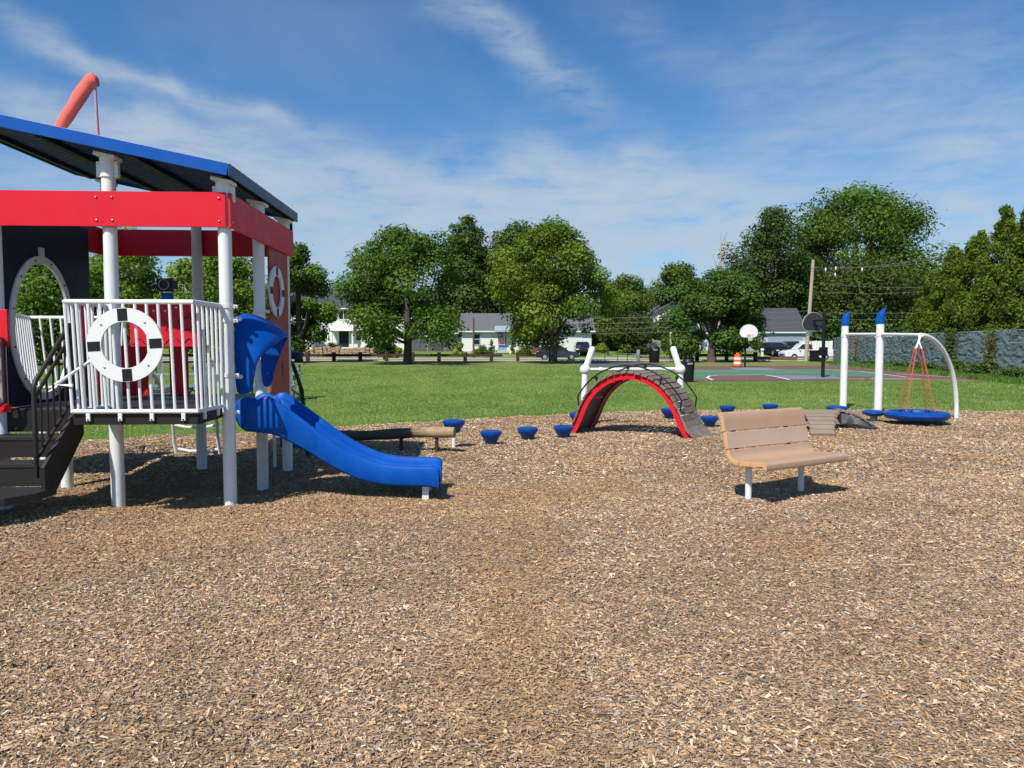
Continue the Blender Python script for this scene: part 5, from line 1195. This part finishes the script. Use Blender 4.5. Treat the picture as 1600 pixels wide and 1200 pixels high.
# ---- tarp fence
TF = empty('tarp_fence', (26, 48, 0), 0, label='grey-teal wrinkled tarp covered fence along the right of the court', cat='fence')
fx = lambda y: 22.6 + (y - 31) * (29.9 - 22.6) / (66 - 31)
def tarp():
    N1, N2 = 900, 60; ys_ = np.linspace(20, 66, N1); r = np.random.default_rng(3); yy, tt = np.meshgrid(ys_, np.linspace(0, 1, N2), indexing='ij'); top = 2.28 + .05 * np.sin(ys_ * 2.1) + .04 * np.sin(ys_ * 5.3)
    # sags between posts, folds running down
    fold = .07 * (vnoise(yy, tt * 1.2 + yy * .15, 1.6, 31) - .5) + .045 * (vnoise(yy + tt * 1.2, tt * 6, 3.1, 32) - .5) + .035 * (vnoise(yy * 1.3 - tt, tt * 12, 5, 33) - .5) + .02 * (vnoise(yy * 2, tt * 20, 7, 34) - .5)
    X_ = fx(yy) - .08 - fold - .06 * tt * 0; Z_ = -.05 + tt * (top[:, None])
    me = bpy.data.meshes.new('tarp'); me.vertices.add(N1 * N2); me.vertices.foreach_set('co', np.stack([X_ - 26, yy - 48, Z_], -1).astype(np.float32).ravel())
    i, j = np.meshgrid(np.arange(N1 - 1), np.arange(N2 - 1)); a = (i * N2 + j).ravel(); q = np.stack([a, a + 1, a + N2 + 1, a + N2], -1).astype(np.int32)
    me.loops.add(q.size); me.loops.foreach_set('vertex_index', q.ravel()); me.polygons.add(len(q)); me.polygons.foreach_set('loop_start', np.arange(0, q.size, 4, dtype=np.int32)); me.update(calc_edges=True)
    me.polygons.foreach_set('use_smooth', [True] * len(me.polygons)); o = bpy.data.objects.new('tarp', me); COL.objects.link(o); o.parent = TF
    me.materials.append(mat('grey_teal_tarp', (.165, .225, .215, 1), .7, .15, 1.5, bump=.9, bscale=12, col2=(.12, .175, .165, 1), c2s=.9, c2t=(.45, .75))); o.modifiers.new('t', 'SOLIDIFY').thickness = .006
tarp()
for k in range(16):
    y = 21 + k * 3; m = MB(); m.tube([(fx(y) + .06 - 26, y - 48, -.1), (fx(y) + .06 - 26, y - 48, 2.3)], .035, 8); m.build('post', GREY, TF)
m = MB(); m.tube([(fx(20.5) + .06 - 26, 20.5 - 48, 2.27), (fx(66) + .06 - 26, 66 - 48, 2.27)], .025, 8); m.build('top_rail', GREY, TF)
def vine(name, label, x, y, z0, z1, w_, n, col, seed):
    r = np.random.default_rng(seed); T = empty(name, (x, y, 0), 0, label=label, cat='vine' if name == 'vine' else 'weeds'); t = r.random(n); c = np.stack([r.normal(0, .12, n) - .22, r.normal(0, w_ / 2, n) * (1.1 - .5 * t), z0 + (z1 - z0) * t], -1)
    nr = np.array([-.7, -.3, .4]) + r.standard_normal((n, 3)) * .5; nr /= np.linalg.norm(nr, axis=1, keepdims=True)
    np_mesh('leaves', leaf_quads(c, nr, .13, r), 4, np.clip(np.array(col)[None] * r.uniform(.5, 1.5, (n, 1)), .005, .5), LEAF, T)
    m = MB(); m.tube([(-.12, 0, 0), (-.15, .1, z0 + (z1 - z0) * .5), (-.15, -.05, max(z1, .2))], .012, 5); m.build('stem', RAILW, T)
vine('vine', 'green vine hanging down the tarp from the cedars, left one', fx(39) - .05, 39.0, .9, 2.5, .5, 900, (.075, .12, .025), 91)
vine('vine', 'yellow-green vine climbing the tarp at the right end', fx(34.2) - .05, 34.2, .1, 2.3, .45, 520, (.12, .14, .03), 92)
vine('vine', 'small brown dead vine on the tarp behind the swing', fx(58) - .05, 58, .6, 2.2, .3, 300, (.26, .20, .12), 93)
for k, (y, h, w_) in enumerate([(31.5, .6, 1.6), (35, .7, 1.4), (38, .8, 1.2), (42, .6, 1.6), (47, .5, 2), (53, .45, 2.2)]):
    vine('weeds', ['nearest', 'second nearest', 'third', 'fourth', 'fifth', 'farthest'][k] + ' weed clump at the foot of the tarp fence', fx(y) - .15, y, 0, h, w_, 1100, (.085, .14, .028), 94 + k)
# longer grass strip before the fence
r = np.random.default_rng(5); n = 26000; y = r.uniform(24, 64, n); x = fx(y) - .3 - np.abs(r.normal(0, .55, n)); a = r.uniform(0, 6.28, n); h = r.uniform(.08, .26, n); s = np.stack([np.cos(a), np.sin(a), 0 * a], -1) * .022; b_ = np.stack([x, y, 0 * x], -1)
V = np.stack([b_ - s, b_ + s, b_ + np.stack([r.normal(0, .06, n), r.normal(0, .06, n), h], -1)], 1).reshape(-1, 3)
tag(np_mesh('long_grass', V, 3, np.array([.10, .19, .03])[None] * r.uniform(.6, 1.4, (n, 1)), MATS['grass_blade']), 'unmown grass strip along the foot of the tarp fence', 'grass', kind='stuff')
